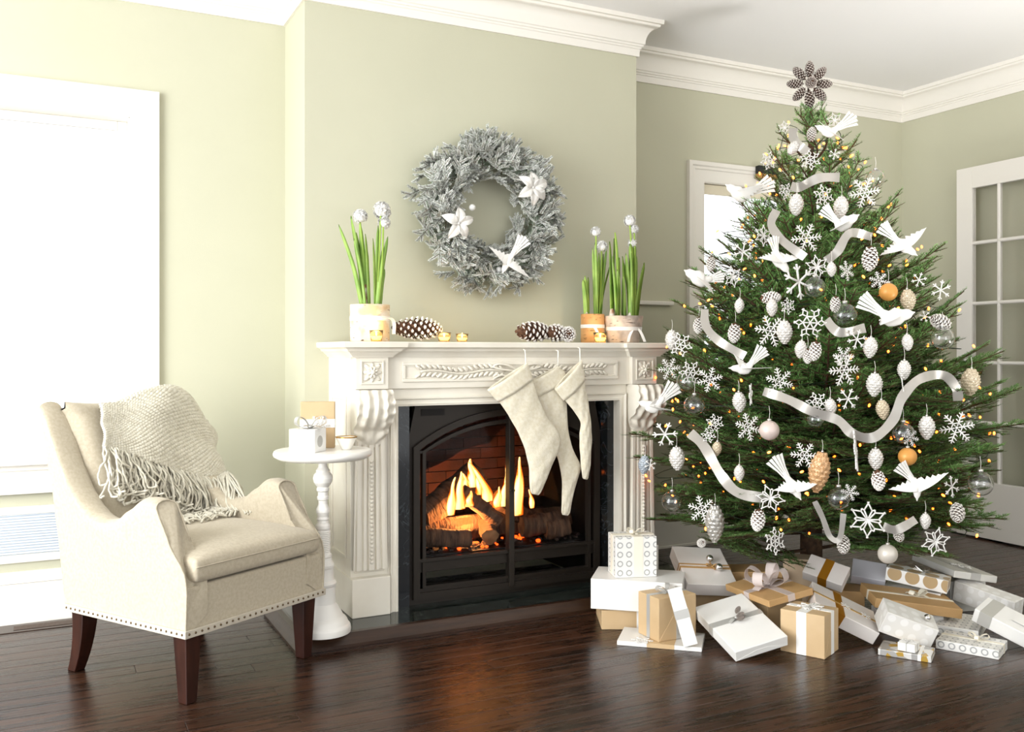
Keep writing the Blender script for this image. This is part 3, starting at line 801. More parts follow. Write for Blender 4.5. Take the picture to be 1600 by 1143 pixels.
# seat cushion: soft box
mb = MB()
def cushion_pt(i, j, top):
    x, y = i*2-1, j*2-1
    px = math.copysign(abs(x)**0.9, x); py = y
    crown_ = (1-abs(x)**4)*(1-abs(y)**4)
    return (0.300+0.298*px, 0.245+0.295*py, (0.492+0.040*crown_**0.7) if top else (0.418-0.010*crown_**0.35))
mb.grid(lambda i, j: cushion_pt(i, j, True), 28, 28); mb.grid(lambda i, j: cushion_pt(i, j, False), 28, 28)
def rim(i, j):
    k = i*4; sgm = int(k) % 4; t = k-int(k) if i < 1 else 0
    c = [(t, 0), (1, t), (1-t, 1), (0, 1-t)][sgm]; a = Vector(cushion_pt(c[0], c[1], True)); b = Vector(cushion_pt(c[0], c[1], False)); return a.lerp(b, j)
mb.grid(rim, 112, 2)
cu = mb.build('seat_cushion', m_linen, chair, smooth=True, fix=True)
bm = bmesh.new(); bm.from_mesh(cu.data); bmesh.ops.remove_doubles(bm, verts=bm.verts, dist=0.0005); bmesh.ops.recalc_face_normals(bm, faces=bm.faces); bm.to_mesh(cu.data); bm.free()
sb = cu.modifiers.new('subsurf', 'SUBSURF'); sb.levels = 1; sb.render_levels = 1
w = MB(); w.tube([Vector(cushion_pt(t, 0, True)).lerp(Vector(cushion_pt(t, 0, False)), 0.3) + Vector((0, -0.0015, 0.0)) for t in [k/40 for k in range(41)]], 0.002, 5); w.build('seam', m_linen, cu, smooth=True)
# legs
def leg(x, y, back):
    mb = MB(); secs = []
    for k in range(9):
        t = k/8; z = 0.245*(1-t); hw_ = 0.034 - 0.012*t
        oy = (0.055*t**2.2 if back else -0.002*t); secs += [(x-hw_, y-hw_+oy, z), (x+hw_, y-hw_+oy, z), (x+hw_, y+hw_+oy, z), (x-hw_, y+hw_+oy, z)]
    fs = [(0, 1, 2, 3), (35, 34, 33, 32)]
    for k in range(8):
        for e in range(4): e2 = (e+1) % 4; fs.append((k*4+e, (k+1)*4+e, (k+1)*4+e2, k*4+e2))
    mb.add(secs, fs).build('leg', m_legw, chair, bevel=0.003, fix=True)
leg(0.022, 0.018, False); leg(0.578, 0.018, False); leg(0.022, 0.588, True); leg(0.578, 0.588, True)
# tape and nailheads along the lower edge
mb = MB(); mb.box(-0.034, 0.634, -0.046, -0.036, 0.238, 0.264); mb.box(-0.038, -0.029, -0.046, 0.635, 0.238, 0.264); mb.box(0.629, 0.638, -0.046, 0.635, 0.238, 0.264); mb.build('trim_tape', m_tape, chair, bevel=0.002)
mb = MB()
for k in range(25): mb.sphere((-0.022+k*0.0267, -0.046, 0.252), 0.0045, 6, 4)
for k in range(25): mb.sphere((-0.038, -0.03+k*0.0267, 0.252), 0.0045, 6, 4); mb.sphere((0.638, -0.03+k*0.0267, 0.252), 0.0045, 6, 4)
tag(mb.build('nailheads', m_nail, chair, smooth=True), kind='stuff')

# ---- knitted throw over the back
m_knit = mat('chunky knit wool', '#DAD4C2', 0.95, col2='#CBC4B0', nscale=40, bump=0.3, bscale=160, sheen=0.4)
throw = thing('throw_blanket', 'chunky cream knitted throw with long fringe draped over the armchair back', 'blanket', CH, math.atan2(CU.y, CU.x))
cols = []
# columns left -> right; rows: outer back low, outer back mid, over the top, front upper, front mid, hem
topu = [(152, 638, 0.74), (185, 629, 0.76), (225, 612, 0.77), (262, 603, 0.77), (288, 615, 0.77), (312, 645, 0.77), (331, 683, 0.74)]
midu = [(157, 664, 0.655), (186, 664, 0.645), (217, 662, 0.64), (253, 662, 0.64), (288, 675, 0.65), (314, 690, 0.67), (334, 704, 0.66)]
hemu = [(160, 697, 0.60), (196, 706, 0.585), (230, 720, 0.575), (268, 732, 0.57), (303, 741, 0.575), (330, 745, 0.58), (352, 737, 0.58)]
for a, b, c in zip(topu, midu, hemu):
    p = ch_pt(*a); q_ = ch_pt(*b); r_ = ch_pt(*c)
    low = Vector((p.x, 0.86, 0.62)); midb = Vector((p.x, 0.875, min(p.z-0.06, 0.86)))
    cols.append([low, midb, p, Vector(((p.x+q_.x)/2, (p.y*0.35+q_.y*0.65), p.z*0.5+q_.z*0.5+0.012)), q_, (q_+r_)/2 + Vector((0, -0.012, 0)), r_])
cc = [smooth_path(c, 14) for c in cols]
nr = len(cc[0]); rowsP = [smooth_path([c[j] for c in cc], 18) for j in range(nr)]
nc = len(rowsP[0])
def throw_pt(i, j):
    fi, fj = i*(nc-1), j*(nr-1); i0, j0 = min(int(fi), nc-2), min(int(fj), nr-2); a, b = fi-i0, fj-j0
    return (rowsP[j0][i0]*(1-a)+rowsP[j0][i0+1]*a)*(1-b) + (rowsP[j0+1][i0]*(1-a)+rowsP[j0+1][i0+1]*a)*b
mb = MB(); NI, NJ = 260, 260
base = [[throw_pt(i/NI, j/NJ) for i in range(NI+1)] for j in range(NJ+1)]
vs = []
for j in range(NJ+1):
    for i in range(NI+1):
        p = base[j][i]; du = base[j][min(i+1, NI)]-base[j][max(i-1, 0)]; dv = base[min(j+1, NJ)][i]-base[max(j-1, 0)][i]
        n = du.cross(dv); n = n.normalized() if n.length > 1e-9 else Vector((0, -1, 0))
        if n.y > 0 and p.y < 0.72: n = -n
        st_ = math.sin(i/NI*2*PI*26)*math.sin(j/NJ*2*PI*36) 
        fold = 0.010*math.sin(i/NI*14+j/NJ*3)*(j/NJ)
        vs.append(tuple(p + n*(0.0065*st_ + fold + 0.004)))
w_ = NI+1
mb.add(vs, [(j*w_+i, j*w_+i+1, (j+1)*w_+i+1, (j+1)*w_+i) for j in range(NJ) for i in range(NI)])
o = mb.build('knit', m_knit, throw, smooth=True); sd = o.modifiers.new('solid', 'SOLIDIFY'); sd.thickness = 0.007; sd.offset = -1
mb = MB(); rf = random.Random(11)
for k in range(150):
    t = (k+rf.uniform(0, 1))/150; p = throw_pt(t, 1.0) + Vector((0, -0.004+rf.uniform(-0.012, 0.008), 0.004))
    pts = [p]
    if t < 0.62:
        L_ = rf.uniform(0.14, 0.19); e = p + Vector((rf.gauss(-0.01, 0.03), rf.uniform(-0.09, -0.015), -min(L_, p.z-0.535)))
        out = e + Vector((rf.uniform(-0.01, 0.04), rf.uniform(-0.05, 0), rf.uniform(0, 0.008)))
        ctrl = [p, p+(e-p)*0.3+Vector((rf.gauss(0, 0.012), rf.uniform(-0.03, 0), 0)), p+(e-p)*0.65+Vector((rf.gauss(0, 0.016), rf.uniform(-0.03, 0.0), 0)), e, out]
    else:
        e = Vector((p.x + rf.uniform(-0.02, 0.035)+0.05*(t-0.62), p.y - rf.uniform(0.04, 0.10), 0.545)); 
        fr = Vector((min(0.535, e.x + rf.uniform(-0.05, 0.05)), e.y - rf.uniform(0.05, 0.13), 0.538+rf.uniform(0, 0.012)))
        ctrl = [p, (p+e)/2+Vector((rf.gauss(0, 0.008), -0.012, 0.012)), e, (e+fr)/2+Vector((rf.gauss(0, 0.014), 0, 0.006)), fr]
    path = smooth_path(ctrl, 5)
    path = [q_ + Vector((0.0022*math.sin(m_*1.9+k), 0.0022*math.cos(m_*1.7+k*2), 0)) for m_, q_ in enumerate(path)]
    mb.tube(path, [0.0042*(1+0.2*math.sin(m_*2.3+k)) for m_ in range(len(path))], 5)
for k in range(110):
    t = rf.uniform(0.60, 1.0); p = throw_pt(t, 1.0) + Vector((0, -0.004+rf.uniform(-0.012, 0.008), 0.004))
    f_ = (t-0.6)/0.4; w2_ = at_z(300 + 95*f_ + rf.uniform(-18, 30), 772 + 16*f_ + rf.uniform(-8, 14), 0.545) - CH
    e = Vector((min(0.535, w2_.dot(CU)), w2_.dot(CV), 0.540 + rf.uniform(0, 0.012)))
    m1 = p.lerp(e, 0.35) + Vector((rf.gauss(0, 0.01), -0.01, 0.02)); m2 = p.lerp(e, 0.75) + Vector((rf.gauss(0, 0.012), -0.005, 0.0)); m2.z = max(m2.z, 0.548)
    path = smooth_path([p, m1, m2, e], 5)
    mb.tube([q_ + Vector((0.002*math.sin(j_*1.9+k), 0.002*math.cos(j_*1.7+k), 0)) for j_, q_ in enumerate(path)], 0.0042, 5)
# tangle of fringe ends lying on the seat
for k in range(90):
    x = rf.uniform(0.10, 0.535); y = 0.40 + rf.uniform(-0.05, 0.06) - 0.05*(x-0.1); z = 0.535
    a = rf.uniform(0, PI); L_ = rf.uniform(0.03, 0.06); d_ = Vector((math.cos(a), 0.5*math.sin(a), 0))*L_
    c = Vector((x, y, z)); path = smooth_path([c-d_, c-d_*0.3+Vector((0, 0, 0.014)), c+d_*0.4+Vector((0.008, 0.008, 0.004+rf.uniform(0, .014))), c+d_], 4)
    path = [Vector((min(0.535, max(0.065, q_.x)), q_.y, q_.z)) for q_ in path]
    mb.tube(path, 0.0042, 5)
tag(mb.build('fringe', m_knit, throw, smooth=True), kind='stuff')

# ================================================================== PEDESTAL TABLE
m_white = mat('white lacquer', '#F4F1EA', 0.3)
tb = thing('pedestal_table', 'small round white turned pedestal table beside the armchair', 'side table', (1.018, 3.745, HZ+0.001))
k_ = 0.000923; ybot = 1108
prof = [(122, 1108), (124, 1095), (122, 1082), (118, 1074), (112, 1068), (106, 1052), (100, 1044), (90, 1036), (84, 1024), (78, 1012), (72, 1004), (66, 992), (60, 984), (56, 978), (55, 940), (55, 902), (58, 898), (60, 888), (56, 880), (50, 874), (47, 860), (46, 822), (49, 816), (50, 806), (46, 796), (40, 786), (38, 774), (40, 768), (38, 758), (34, 754)]
pedestal = list(prof)
y_ = 752
while y_ > 655: pedestal += [(34, y_), (31, y_-4)]; y_ -= 8
pedestal += [(30, 650), (33, 640), (32, 628), (26, 618), (25, 606), (28, 600), (24, 590), (26, 580), (31, 568), (30, 556), (24, 544), (20, 532), (20, 516), (25, 512), (26, 500), (22, 494), (22, 478), (28, 472), (28, 462), (24, 456), (30, 450), (40, 434), (44, 416), (40, 400), (30, 388), (31, 380), (26, 374), (21, 366), (19, 350), (26, 342), (40, 338)]
zt = lambda yy: (ybot-yy)*0.745/(1108-288)*1.0
MB().lathe([(r*k_, zt(y)) for r, y in prof], 40).build('base', m_white, tb, angle=18)
MB().lathe([(r*k_, zt(y)) for r, y in pedestal[len(prof)-1:]], 36).build('turned_stem', m_white, tb, angle=18)
TT = 0.745
MB().lathe([(0.04, zt(340)), (0.10, zt(334)), (0.175, zt(328)), (0.186, zt(322)), (0.197, zt(314)), (0.2, zt(304)), (0.197, zt(294)), (0.192, TT-0.0005), (0.18, TT)], 56).build('table_top', m_white, tb, angle=40)
TABLE_Z = HZ+0.001+TT
# ================================================================== THINGS ON AND UNDER THE MANTEL
def along(pts, t):
    P = [Vector(p) for p in pts]; L_ = [0]
    for a, b in zip(P, P[1:]): L_.append(L_[-1] + (b-a).length)
    s_ = t*L_[-1]
    for i in range(len(P)-1):
        if s_ <= L_[i+1] + 1e-12: k = (s_-L_[i])/max(1e-9, L_[i+1]-L_[i]); return P[i].lerp(P[i+1], k)
    return P[-1]
m_stk = mat('cream burlap linen', '#EFE7D2', 0.95, col2='#E4DABF', nscale=70, bump=0.25, bscale=350, sheen=0.2)
m_string = mat('cotton cord', '#F4EEDF', 0.8)
def stocking(label, y, left, right, cuff_l, cuff_r, hook, th):
    lo = [at_y(u, v, y) for u, v in left]; ro = [at_y(u, v, y) for u, v in right]
    lo = smooth_path(lo, 5); ro = smooth_path(ro, 5)
    o = at_y(hook[0][0], hook[0][1], 3.80); root = thing('christmas_stocking', label, 'stocking', o, group='christmas stockings under the mantel')
    def tube_rows(lp, rp, nrow, th0, puff):
        mb = MB(); NC = 28
        def fn(i, j):
            a = along(lp, j); b = along(rp, j); c = (a+b)/2; h_ = (b-a)/2
            an = i*2*PI; x = math.cos(an); 
            tt = th0*(min(1.0, (1-j)*6+0.25) if puff else 1.0)
            q_ = c + h_*x*(1.0) + Vector((0, tt*math.sin(an)*(0.75+0.25*abs(math.sin(an))), 0))
            w = 0.0016*math.sin(j*37+x*5)+0.0012*math.sin(j*15-x*11)
            return q_ + Vector((0, w, 0)) - o
        mb.grid(fn, NC, nrow, True)
        if puff:
            n0 = nrow*NC; mb.f.append(tuple(n0+k for k in range(NC))); mb.m.append(0)
        return mb
    tube_rows(lo, ro, 46, th, True).build('stocking_leg', m_stk, root, smooth=True)
    cl = [at_y(u, v, y) for u, v in cuff_l]; cr = [at_y(u, v, y) for u, v in cuff_r]
    mb = tube_rows(cl, cr, 6, th+0.006, False); c = mb.build('cuff', m_stk, root, smooth=True)
    sd = c.modifiers.new('solid', 'SOLIDIFY'); sd.thickness = 0.004; sd.offset = 1
    # stitched teeth along the cuff edge
    a = at_y(*hook[0], 3.812) - o; b = at_y(*hook[1], y) - o
    MB().tube([a + Vector((0, 0.02, 0.004)), a, b.lerp(a, 0.3), b + Vector((0, 0, -0.004))], 0.003, 6).build('hanging_cord', m_string, root, smooth=True)
stocking('cream linen stocking in the middle of the three, partly hidden behind', 3.832,
         [(831, 595), (840, 619), (851, 649), (861, 685), (871, 715), (877, 741), (878, 771), (877, 797), (879, 804)],
         [(872, 572), (885, 587), (886, 644), (892, 692), (906, 724), (906, 738), (896, 771), (891, 799), (887, 805)],
         [(829, 596), (838.5, 621)], [(873, 571), (886.5, 592)], [(872, 548), (872, 573)], 0.014)
stocking('large cream linen stocking in front, leftmost of the three', 3.785,
         [(763, 610), (780, 627), (803.4, 664.5), (818.7, 697.5), (826.3, 730.5), (827.5, 762), (831, 771)],
         [(822.5, 568), (831, 591), (841.5, 621), (854, 649), (876, 686), (857, 740.6), (846.6, 766), (841, 773)],
         [(761.5, 609), (778, 628)], [(824, 566.5), (833, 592)], [(820.4, 547), (822, 569)], 0.020)
stocking('narrow cream stocking seen edge on, rightmost of the three', 3.80,
         [(868, 608), (883, 625), (906, 657), (905.5, 682), (907.5, 723), (910, 745), (912, 748)],
         [(907.5, 563), (912.5, 592), (915, 606), (921, 639), (924.5, 682), (922.7, 723), (919, 746), (917, 749)],
         [(866.5, 607.5), (880.5, 626)], [(909, 562), (914.5, 593)], [(906, 544), (906.5, 565)], 0.016)

# ---- birch bark pots with paperwhites
def birch(name, base, dark):
    m = bpy.data.materials.new(name); m.use_nodes = True; nt = m.node_tree; N = nt.nodes; Lk = nt.links; b = N['Principled BSDF']
    tc = N.new('ShaderNodeTexCoord'); mp = N.new('ShaderNodeMapping'); mp.inputs['Scale'].default_value = (16, 16, 95)
    n = N.new('ShaderNodeTexNoise'); n.inputs['Scale'].default_value = 1.6; n.inputs['Detail'].default_value = 2
    r = N.new('ShaderNodeValToRGB'); e = r.color_ramp.elements; e[0].position = 0.66; e[0].color = (0, 0, 0, 1); e[1].position = 0.70; e[1].color = (1, 1, 1, 1)
    n2 = N.new('ShaderNodeTexNoise'); n2.inputs['Scale'].default_value = 14
    r2 = N.new('ShaderNodeValToRGB'); e = r2.color_ramp.elements; e[0].position = 0.42; e[0].color = lin(base[0]); e[1].position = 0.62; e[1].color = lin(base[1])
    mx = N.new('ShaderNodeMixRGB'); mx.inputs['Color2'].default_value = lin(dark)
    Lk.new(tc.outputs['Object'], mp.inputs[0]); Lk.new(mp.outputs[0], n.inputs['Vector']); Lk.new(n.outputs['Fac'], r.inputs['Fac'])
    Lk.new(tc.outputs['Object'], n2.inputs['Vector']); Lk.new(n2.outputs['Fac'], r2.inputs['Fac']); Lk.new(r2.outputs[0], mx.inputs['Color1']); Lk.new(r.outputs[0], mx.inputs['Fac']); Lk.new(mx.outputs[0], b.inputs['Base Color'])
    b.inputs['Roughness'].default_value = 0.75
    bp = N.new('ShaderNodeBump'); bp.inputs['Strength'].default_value = 0.3; bp.inputs['Distance'].default_value = 0.004; Lk.new(n.outputs['Fac'], bp.inputs['Height']); Lk.new(bp.outputs[0], b.inputs['Normal'])
    return m
m_birch = [birch('pale birch bark', ('#E9DFCC', '#D9BD93'), '#4A3522'), birch('orange birch bark', ('#D7A871', '#C99257'), '#6A4424'), birch('grey birch bark', ('#D9C6B4', '#A99C90'), '#5A4A40')]
m_leaf = mat('paperwhite leaf', '#7FA548', 0.45, col2='#A3C25C', nscale=10, sss=0.0)
m_stem = mat('paperwhite stem', '#9DBB4C', 0.45); m_bulb = mat('bulb skin', '#E8E2D2', 0.5, col2='#9A6A4A', nscale=30)
m_petal = mat('white petal', '#FBFAF6', 0.6); m_soil = mat('potting soil', '#3A281C', 0.95, bump=0.5, bscale=80)
m_satin = mat('white satin ribbon', '#F3EFE8', 0.35, sheen=0.3)
def leaf_mesh(p, q_, bend, w, face):
    p = Vector(p); q_ = Vector(q_); mid = (p+q_)/2 + Vector(bend); pts = smooth_path([p, mid, q_], 7); n = len(pts)
    mb = MB(); ac = Vector((math.cos(face), math.sin(face), 0)); vs = []; fs = []
    for k, c in enumerate(pts):
        t = k/(n-1); ww = w*0.5*min(1.0, (1-t)*5+0.12)*(0.75+0.25*math.sin(PI*min(1, t+0.2)))
        out = Vector((-ac.y, ac.x, 0))*w*0.16
        vs += [tuple(c-ac*ww), tuple(c+out), tuple(c+ac*ww), tuple(c+out*1.8)]
    for k in range(n-1):
        a = k*4; b = a+4; fs += [(a, b, b+1, a+1), (a+1, b+1, b+2, a+2), (a+2, b+2, b+3, a+3), (a+3, b+3, b, a)]
    return mb.add(vs, fs)
def flower(parent, c, r, seed, n=9):
    rr = random.Random(seed); f = None; mb = MB()
    for k in range(n):
        d_ = Vector((rr.gauss(0, 1), rr.gauss(0, 1), rr.gauss(0.3, 0.8))).normalized(); ctr = Vector(c) + d_*r*0.62
        R_ = d_.to_track_quat('Z', 'Y').to_matrix().to_4x4()
        for e in range(6):
            mb.M = Matrix.Translation(ctr) @ R_ @ Matrix.Rotation(e*PI/3, 4, 'Z')
            mb.add([(0, 0, 0), (r*0.28, -r*0.16, r*0.06), (r*0.56, 0, r*0.02), (r*0.28, r*0.16, r*0.06), (r*0.28, 0, -r*0.03)], [(0, 1, 2, 3), (0, 4, 2, 1), (0, 3, 2, 4)])
        mb.M = Matrix.Translation(ctr) @ R_; mb.lathe([(r*0.06, 0), (r*0.12, r*0.16)], 6)
    mb.M = Matrix.Identity(4); mb.sphere(tuple(c), r*0.62, 10, 8)
    return tag(mb.build('flower_cluster', m_petal, parent), kind='stuff')
def potted(label, u, vbase, y, wtop, wbot, vtop, bm_i, leaves, stems, bulbs, seed):
    c = at_y(u, vbase, y); px = c.dot(FWD)/1450.0; H_ = (vbase-vtop)*px
    root = thing('potted_paperwhite', label, 'potted plant', (c.x, c.y, MZ+0.0005), group='paperwhites in birch pots on the mantel')
    rt, rb = wtop*px/2, wbot*px/2
    MB().lathe([(rb*0.96, 0), (rb, 0.004), (rb+(rt-rb)*0.5, H_*0.5), (rt, H_-0.002), (rt-0.002, H_), (rt-0.010, H_), (rt-0.012, H_-0.02)], 36).build('pot', m_birch[bm_i], root, angle=40)
    MB().lathe([(rt-0.0115, H_-0.024), (rt-0.02, H_-0.014), (0.002, H_-0.010)], 24).build('soil', m_soil, root, smooth=True)
    off = Vector((c.x, c.y, MZ+0.0005)); rr = random.Random(seed)
    def P(u_, v_, dy=0.0): q_ = at_y(u_, v_, y+dy); return q_ - off
    for k, (a, b, cu, cv, w) in enumerate(leaves):
        dy = rr.uniform(-0.02, 0.02); p = P(a, b, dy); p.z = H_-0.014; q_ = P(cu, cv, dy+rr.uniform(-0.02, 0.02))
        leaf_mesh(p, q_, ((q_.x-p.x)*-0.12, 0, 0), w*px, rr.uniform(-0.5, 0.9)-TH).build('leaf', m_leaf, root, smooth=True)
    for k, (a, b, cu, cv, r) in enumerate(stems):
        dy = rr.uniform(-0.01, 0.01); p = P(a, b, dy); p.z = H_-0.014; q_ = P(cu, cv, dy)
        st_ = MB().tube(smooth_path([p, (p+q_)/2+Vector((0.004, 0, 0)), q_], 5), [0.0042]*10+[0.003], 7).build('stem', m_stem, root, smooth=True)
        if r: flower(root, q_, r*px*1.35, seed*10+k, 12)
    for (a, b, h_) in bulbs:
        p = P(a, b); p.z = H_-0.016; MB().lathe([(0.010, 0), (0.016, 0.012), (0.013, 0.03), (0.008, 0.03+h_*px*0.6), (0.006, h_*px+0.02)], 12, p).build('bulb', m_bulb, root, smooth=True)
    return root, rb, rt, H_, px
def pot_ribbon(root, rb, rt, H_, z0, w, tails):
    rr_ = rb + (rt-rb)*z0/H_ + 0.0012; mb = MB()
    mb.lathe([(rr_, z0-w/2), (rr_+0.0012, z0), (rr_+(rt-rb)*w/H_, z0+w/2)], 40, cap=False)
    o = mb.build('ribbon', m_satin, root, smooth=True)
    for pts in tails:
        P = smooth_path([Vector(p) for p in pts], 6); t = MB(); strip(t, P, [Vector((0.6, -0.3, 0.75)) if k < 3 else Vector((0.85, -0.45, 0.1)) for k in range(len(P))], w*0.8); t.build('ribbon_tail', m_satin, root)
    return o
# left pot
r1 = potted('tall paperwhites with three white blooms in a birch pot on the mantel left end', 578, 531, 4.02, 62, 61, 473, 0,
   [(566, 473, 529, 350, 7), (569, 473, 548, 337, 8), (570, 473, 553, 372, 7), (573, 473, 562, 345, 9), (575, 473, 574, 390, 6), (577, 473, 571, 365, 6), (588, 473, 591, 352, 8), (590, 473, 606, 369, 8), (586, 473, 583, 372, 5), (591, 473, 598, 385, 7), (593, 473, 601, 420, 7), (571, 473, 557, 363, 7)],
   [(572, 473, 562, 340, 0), (587, 473, 595, 331, 0), (592, 473, 599, 352, 0)], [(571, 473, 30), (590, 473, 14)], 3)
for k, (u, v, r) in enumerate([(563, 338, 10), (558, 336, 6), (568, 339, 6), (596, 328, 12), (602, 332, 8), (600, 348, 9)]):
    flower(r1[0], at_y(u, v, 4.02) - r1[0].location, r*r1[4]*1.45, 70+k, 14)
d_ = -0.088
pot_ribbon(r1[0], r1[1], r1[2], r1[3], 0.105, 0.020, [[(0.005, -0.092, 0.105), (0.03, -0.098, 0.102), (0.065, -0.090, 0.105), (0.092, -0.062, 0.085), (0.093, -0.056, 0.035)], [(0.005, -0.092, 0.105), (-0.015, -0.098, 0.092), (-0.03, -0.094, 0.085)]])
r2 = potted('short paperwhite in a small orange birch pot, behind the other right-hand pot', 926, 531, 4.06, 37, 37, 486, 1,
   [(916, 488, 911, 436, 8), (918, 488, 914, 430, 7), (919, 488, 919, 433, 6), (930, 488, 926, 386, 5), (932, 488, 930, 378, 6), (936, 488, 943, 396, 6), (938, 488, 948, 385, 5), (937, 488, 953, 415, 5), (934, 488, 936, 395, 7)],
   [(931, 488, 931, 362, 8), (936, 488, 940, 385, 9)], [(916, 488, 12)], 4)
pot_ribbon(r2[0], r2[1], r2[2], r2[3], 0.085, 0.018, [[(-0.03, -0.062, 0.085), (-0.02, -0.072, 0.06), (-0.01, -0.074, 0.03), (0.0, -0.076, 0.006)]])
r3 = potted('dense clump of paperwhites in a grey flared birch pot at the mantel right end', 974, 533, 4.00, 62, 50, 491, 2,
   [(956, 490, 953, 377, 7), (958, 490, 960, 372, 6), (966, 490, 968, 402, 7), (969, 490, 962, 365, 6), (964, 490, 957, 400, 6), (975, 490, 974, 430, 7), (977, 490, 973, 400, 6), (985, 490, 978, 395, 7), (988, 490, 984, 380, 8), (990, 490, 992, 370, 7), (992, 490, 995, 400, 6), (994, 490, 1007, 410, 8), (993, 490, 1003, 425, 6), (987, 490, 975, 410, 6), (968, 490, 965, 420, 7), (989, 490, 987, 395, 7)],
   [(968, 490, 961, 363, 0), (988, 490, 988, 380, 7), (990, 490, 984, 345, 9), (992, 490, 991, 358, 7)], [(956, 491, 10), (967, 491, 20), (988, 491, 24), (984, 491, 8)], 5)
pot_ribbon(r3[0], r3[1], r3[2], r3[3], 0.072, 0.018, [[(0.015, -0.082, 0.076), (0.035, -0.090, 0.066), (0.055, -0.088, 0.04), (0.076, -0.082, 0.006)], [(0.015, -0.082, 0.076), (-0.005, -0.090, 0.065), (-0.024, -0.092, 0.035), (-0.03, -0.088, 0.004)]])

# ---- votive candles
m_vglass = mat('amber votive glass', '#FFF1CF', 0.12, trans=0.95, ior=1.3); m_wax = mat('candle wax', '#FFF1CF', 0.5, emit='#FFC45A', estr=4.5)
m_cflame = mat('candle flame', '#FFE9A0', 0.5, emit='#FFCC66', estr=22)
for (u, v, w, h_, label) in ((588, 530, 22, 18, 'lit glass votive candle in front of the left birch pot'), (694, 532, 22, 15, 'lit glass votive beside the large pinecone'), (722, 532, 20, 13, 'small lit votive standing alone right of another votive'), (938, 532, 22, 16, 'lit glass votive in front of the right-hand birch pots')):
    y = 3.90; c = at_y(u, v, y); px = c.dot(FWD)/1450
    root = thing('votive_candle', label, 'candle', (c.x, c.y, MZ+0.0005), group='votive candles on the mantel'); R_ = w*px/2; H_ = h_*px
    MB().lathe([(R_*0.72, 0), (R_*0.78, 0.002), (R_*0.9, H_*0.6), (R_, H_), (R_-0.003, H_), (R_*0.86, H_*0.6), (R_*0.72, 0.006), (0.002, 0.006)], 20).build('glass_cup', m_vglass, root, smooth=True)
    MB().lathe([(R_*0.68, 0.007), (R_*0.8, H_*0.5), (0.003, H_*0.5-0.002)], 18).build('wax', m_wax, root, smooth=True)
    MB().lathe([(0.001, 0), (0.0045, 0.006), (0.004, 0.012), (0.0008, 0.022)], 8, (0, 0, H_*0.5)).build('flame', m_cflame, root, smooth=True)
    ld = bpy.data.lights.new('votive_glow', 'POINT'); ld.energy = 0.3; ld.color = (1.0, 0.66, 0.28); ld.shadow_soft_size = 0.0
    lo_ = bpy.data.objects.new('votive_glow', ld); COL.objects.link(lo_); lo_.parent = root; lo_.location = (0, 0, H_+0.018)

# ---- pinecones
m_cone = mat('pinecone brown', '#6B4A33', 0.7, col2='#4A2F20', nscale=30); m_snow = mat('snowy tip', '#EFEAE2', 0.7)
def cone_scales(L_, R_, turns, per, openness, tipw, tilt, tip_frac=0.3):
    """spiral of scales round the z axis from 0 to L; returns a builder with materials 0 brown, 1 tip"""
    mb = MB(); n = int(turns*per)
    for k in range(n):
        t = (k+0.5)/n; prof_ = math.sin(PI*min(1, (t*0.86+0.12)))**0.62; rr_ = R_*prof_; a = k*2.399963
        z = L_*(0.04+0.92*t); Ls = R_*openness*(0.55+0.45*prof_); w = tipw*(0.5+0.5*prof_)
        M_ = Matrix.Translation((0, 0, z)) @ Matrix.Rotation(a, 4, 'Z') @ Matrix.Translation((rr_*0.35, 0, 0)) @ Matrix.Rotation(-tilt*(1-0.3*t)-t*0.35, 4, 'Y')
        mb.M = M_; x1 = rr_*0.65; x2 = x1*(1-tip_frac); th_ = w*0.22
        mb.mi = 0; mb.add([(0, -w*0.2, 0), (0, w*0.2, 0), (x2, w*0.46, th_), (x2, -w*0.46, th_), (x2, 0, -th_*0.6)], [(0, 3, 2, 1), (0, 1, 2, 4), (0, 4, 3)])
        mb.mi = 1; mb.add([(x2, w*0.46, th_), (x2, -w*0.46, th_), (x2, 0, -th_*0.6), (x1, w*0.22, th_*0.9), (x1, -w*0.22, th_*0.9), (x1*1.02, 0, th_*0.1)], [(0, 3, 4, 1), (3, 0, 2, 5), (4, 5, 2, 1), (3, 5, 4)])
    mb.M = Matrix.Identity(4); mb.mi = 0
    return mb
def core(L_, R_): return MB().lathe([(R_*0.1, 0), (R_*0.42, L_*0.15), (R_*0.5, L_*0.45), (R_*0.3, L_*0.8), (R_*0.05, L_)], 10)
def pinecone(label, a, b, R_, turns, per, openness, tipw, tilt, group, mats=None, tf=0.3):
    a = Vector(a); b = Vector(b); d_ = b-a; root = thing('pinecone', label, 'pinecone', a, group=group); root.rotation_euler = d_.to_track_quat('Z', 'Y').to_euler()
    core(d_.length, R_).build('core', m_cone, root, smooth=True)
    tag(cone_scales(d_.length, R_, turns, per, openness, tipw, tilt, tf).build('scales', mats or [m_cone, m_snow], root), kind='stuff')
    return root
G = 'pinecones lying on the mantel'
p = at_y(612, 515, 4.0); q_ = at_y(692, 513, 4.0)
pinecone('large open brown pinecone beside the left birch pot', (p.x, 4.0, MZ+0.066), (q_.x, 4.0, MZ+0.060), 0.066, 11, 10, 1.0, 0.022, 0.55, G, tf=0.25)
p = at_y(858, 515, 3.95); q_ = at_y(802, 514, 3.90)
pinecone('biggest of three white-tipped pinecones together, its base facing left', (q_.x+0.01, 3.88, MZ+0.052), (p.x+0.02, 3.97, MZ+0.052), 0.056, 9, 9, 1.0, 0.03, 0.25, G, tf=0.22)
p = at_y(848, 515, 3.93); q_ = at_y(884, 515, 3.95)
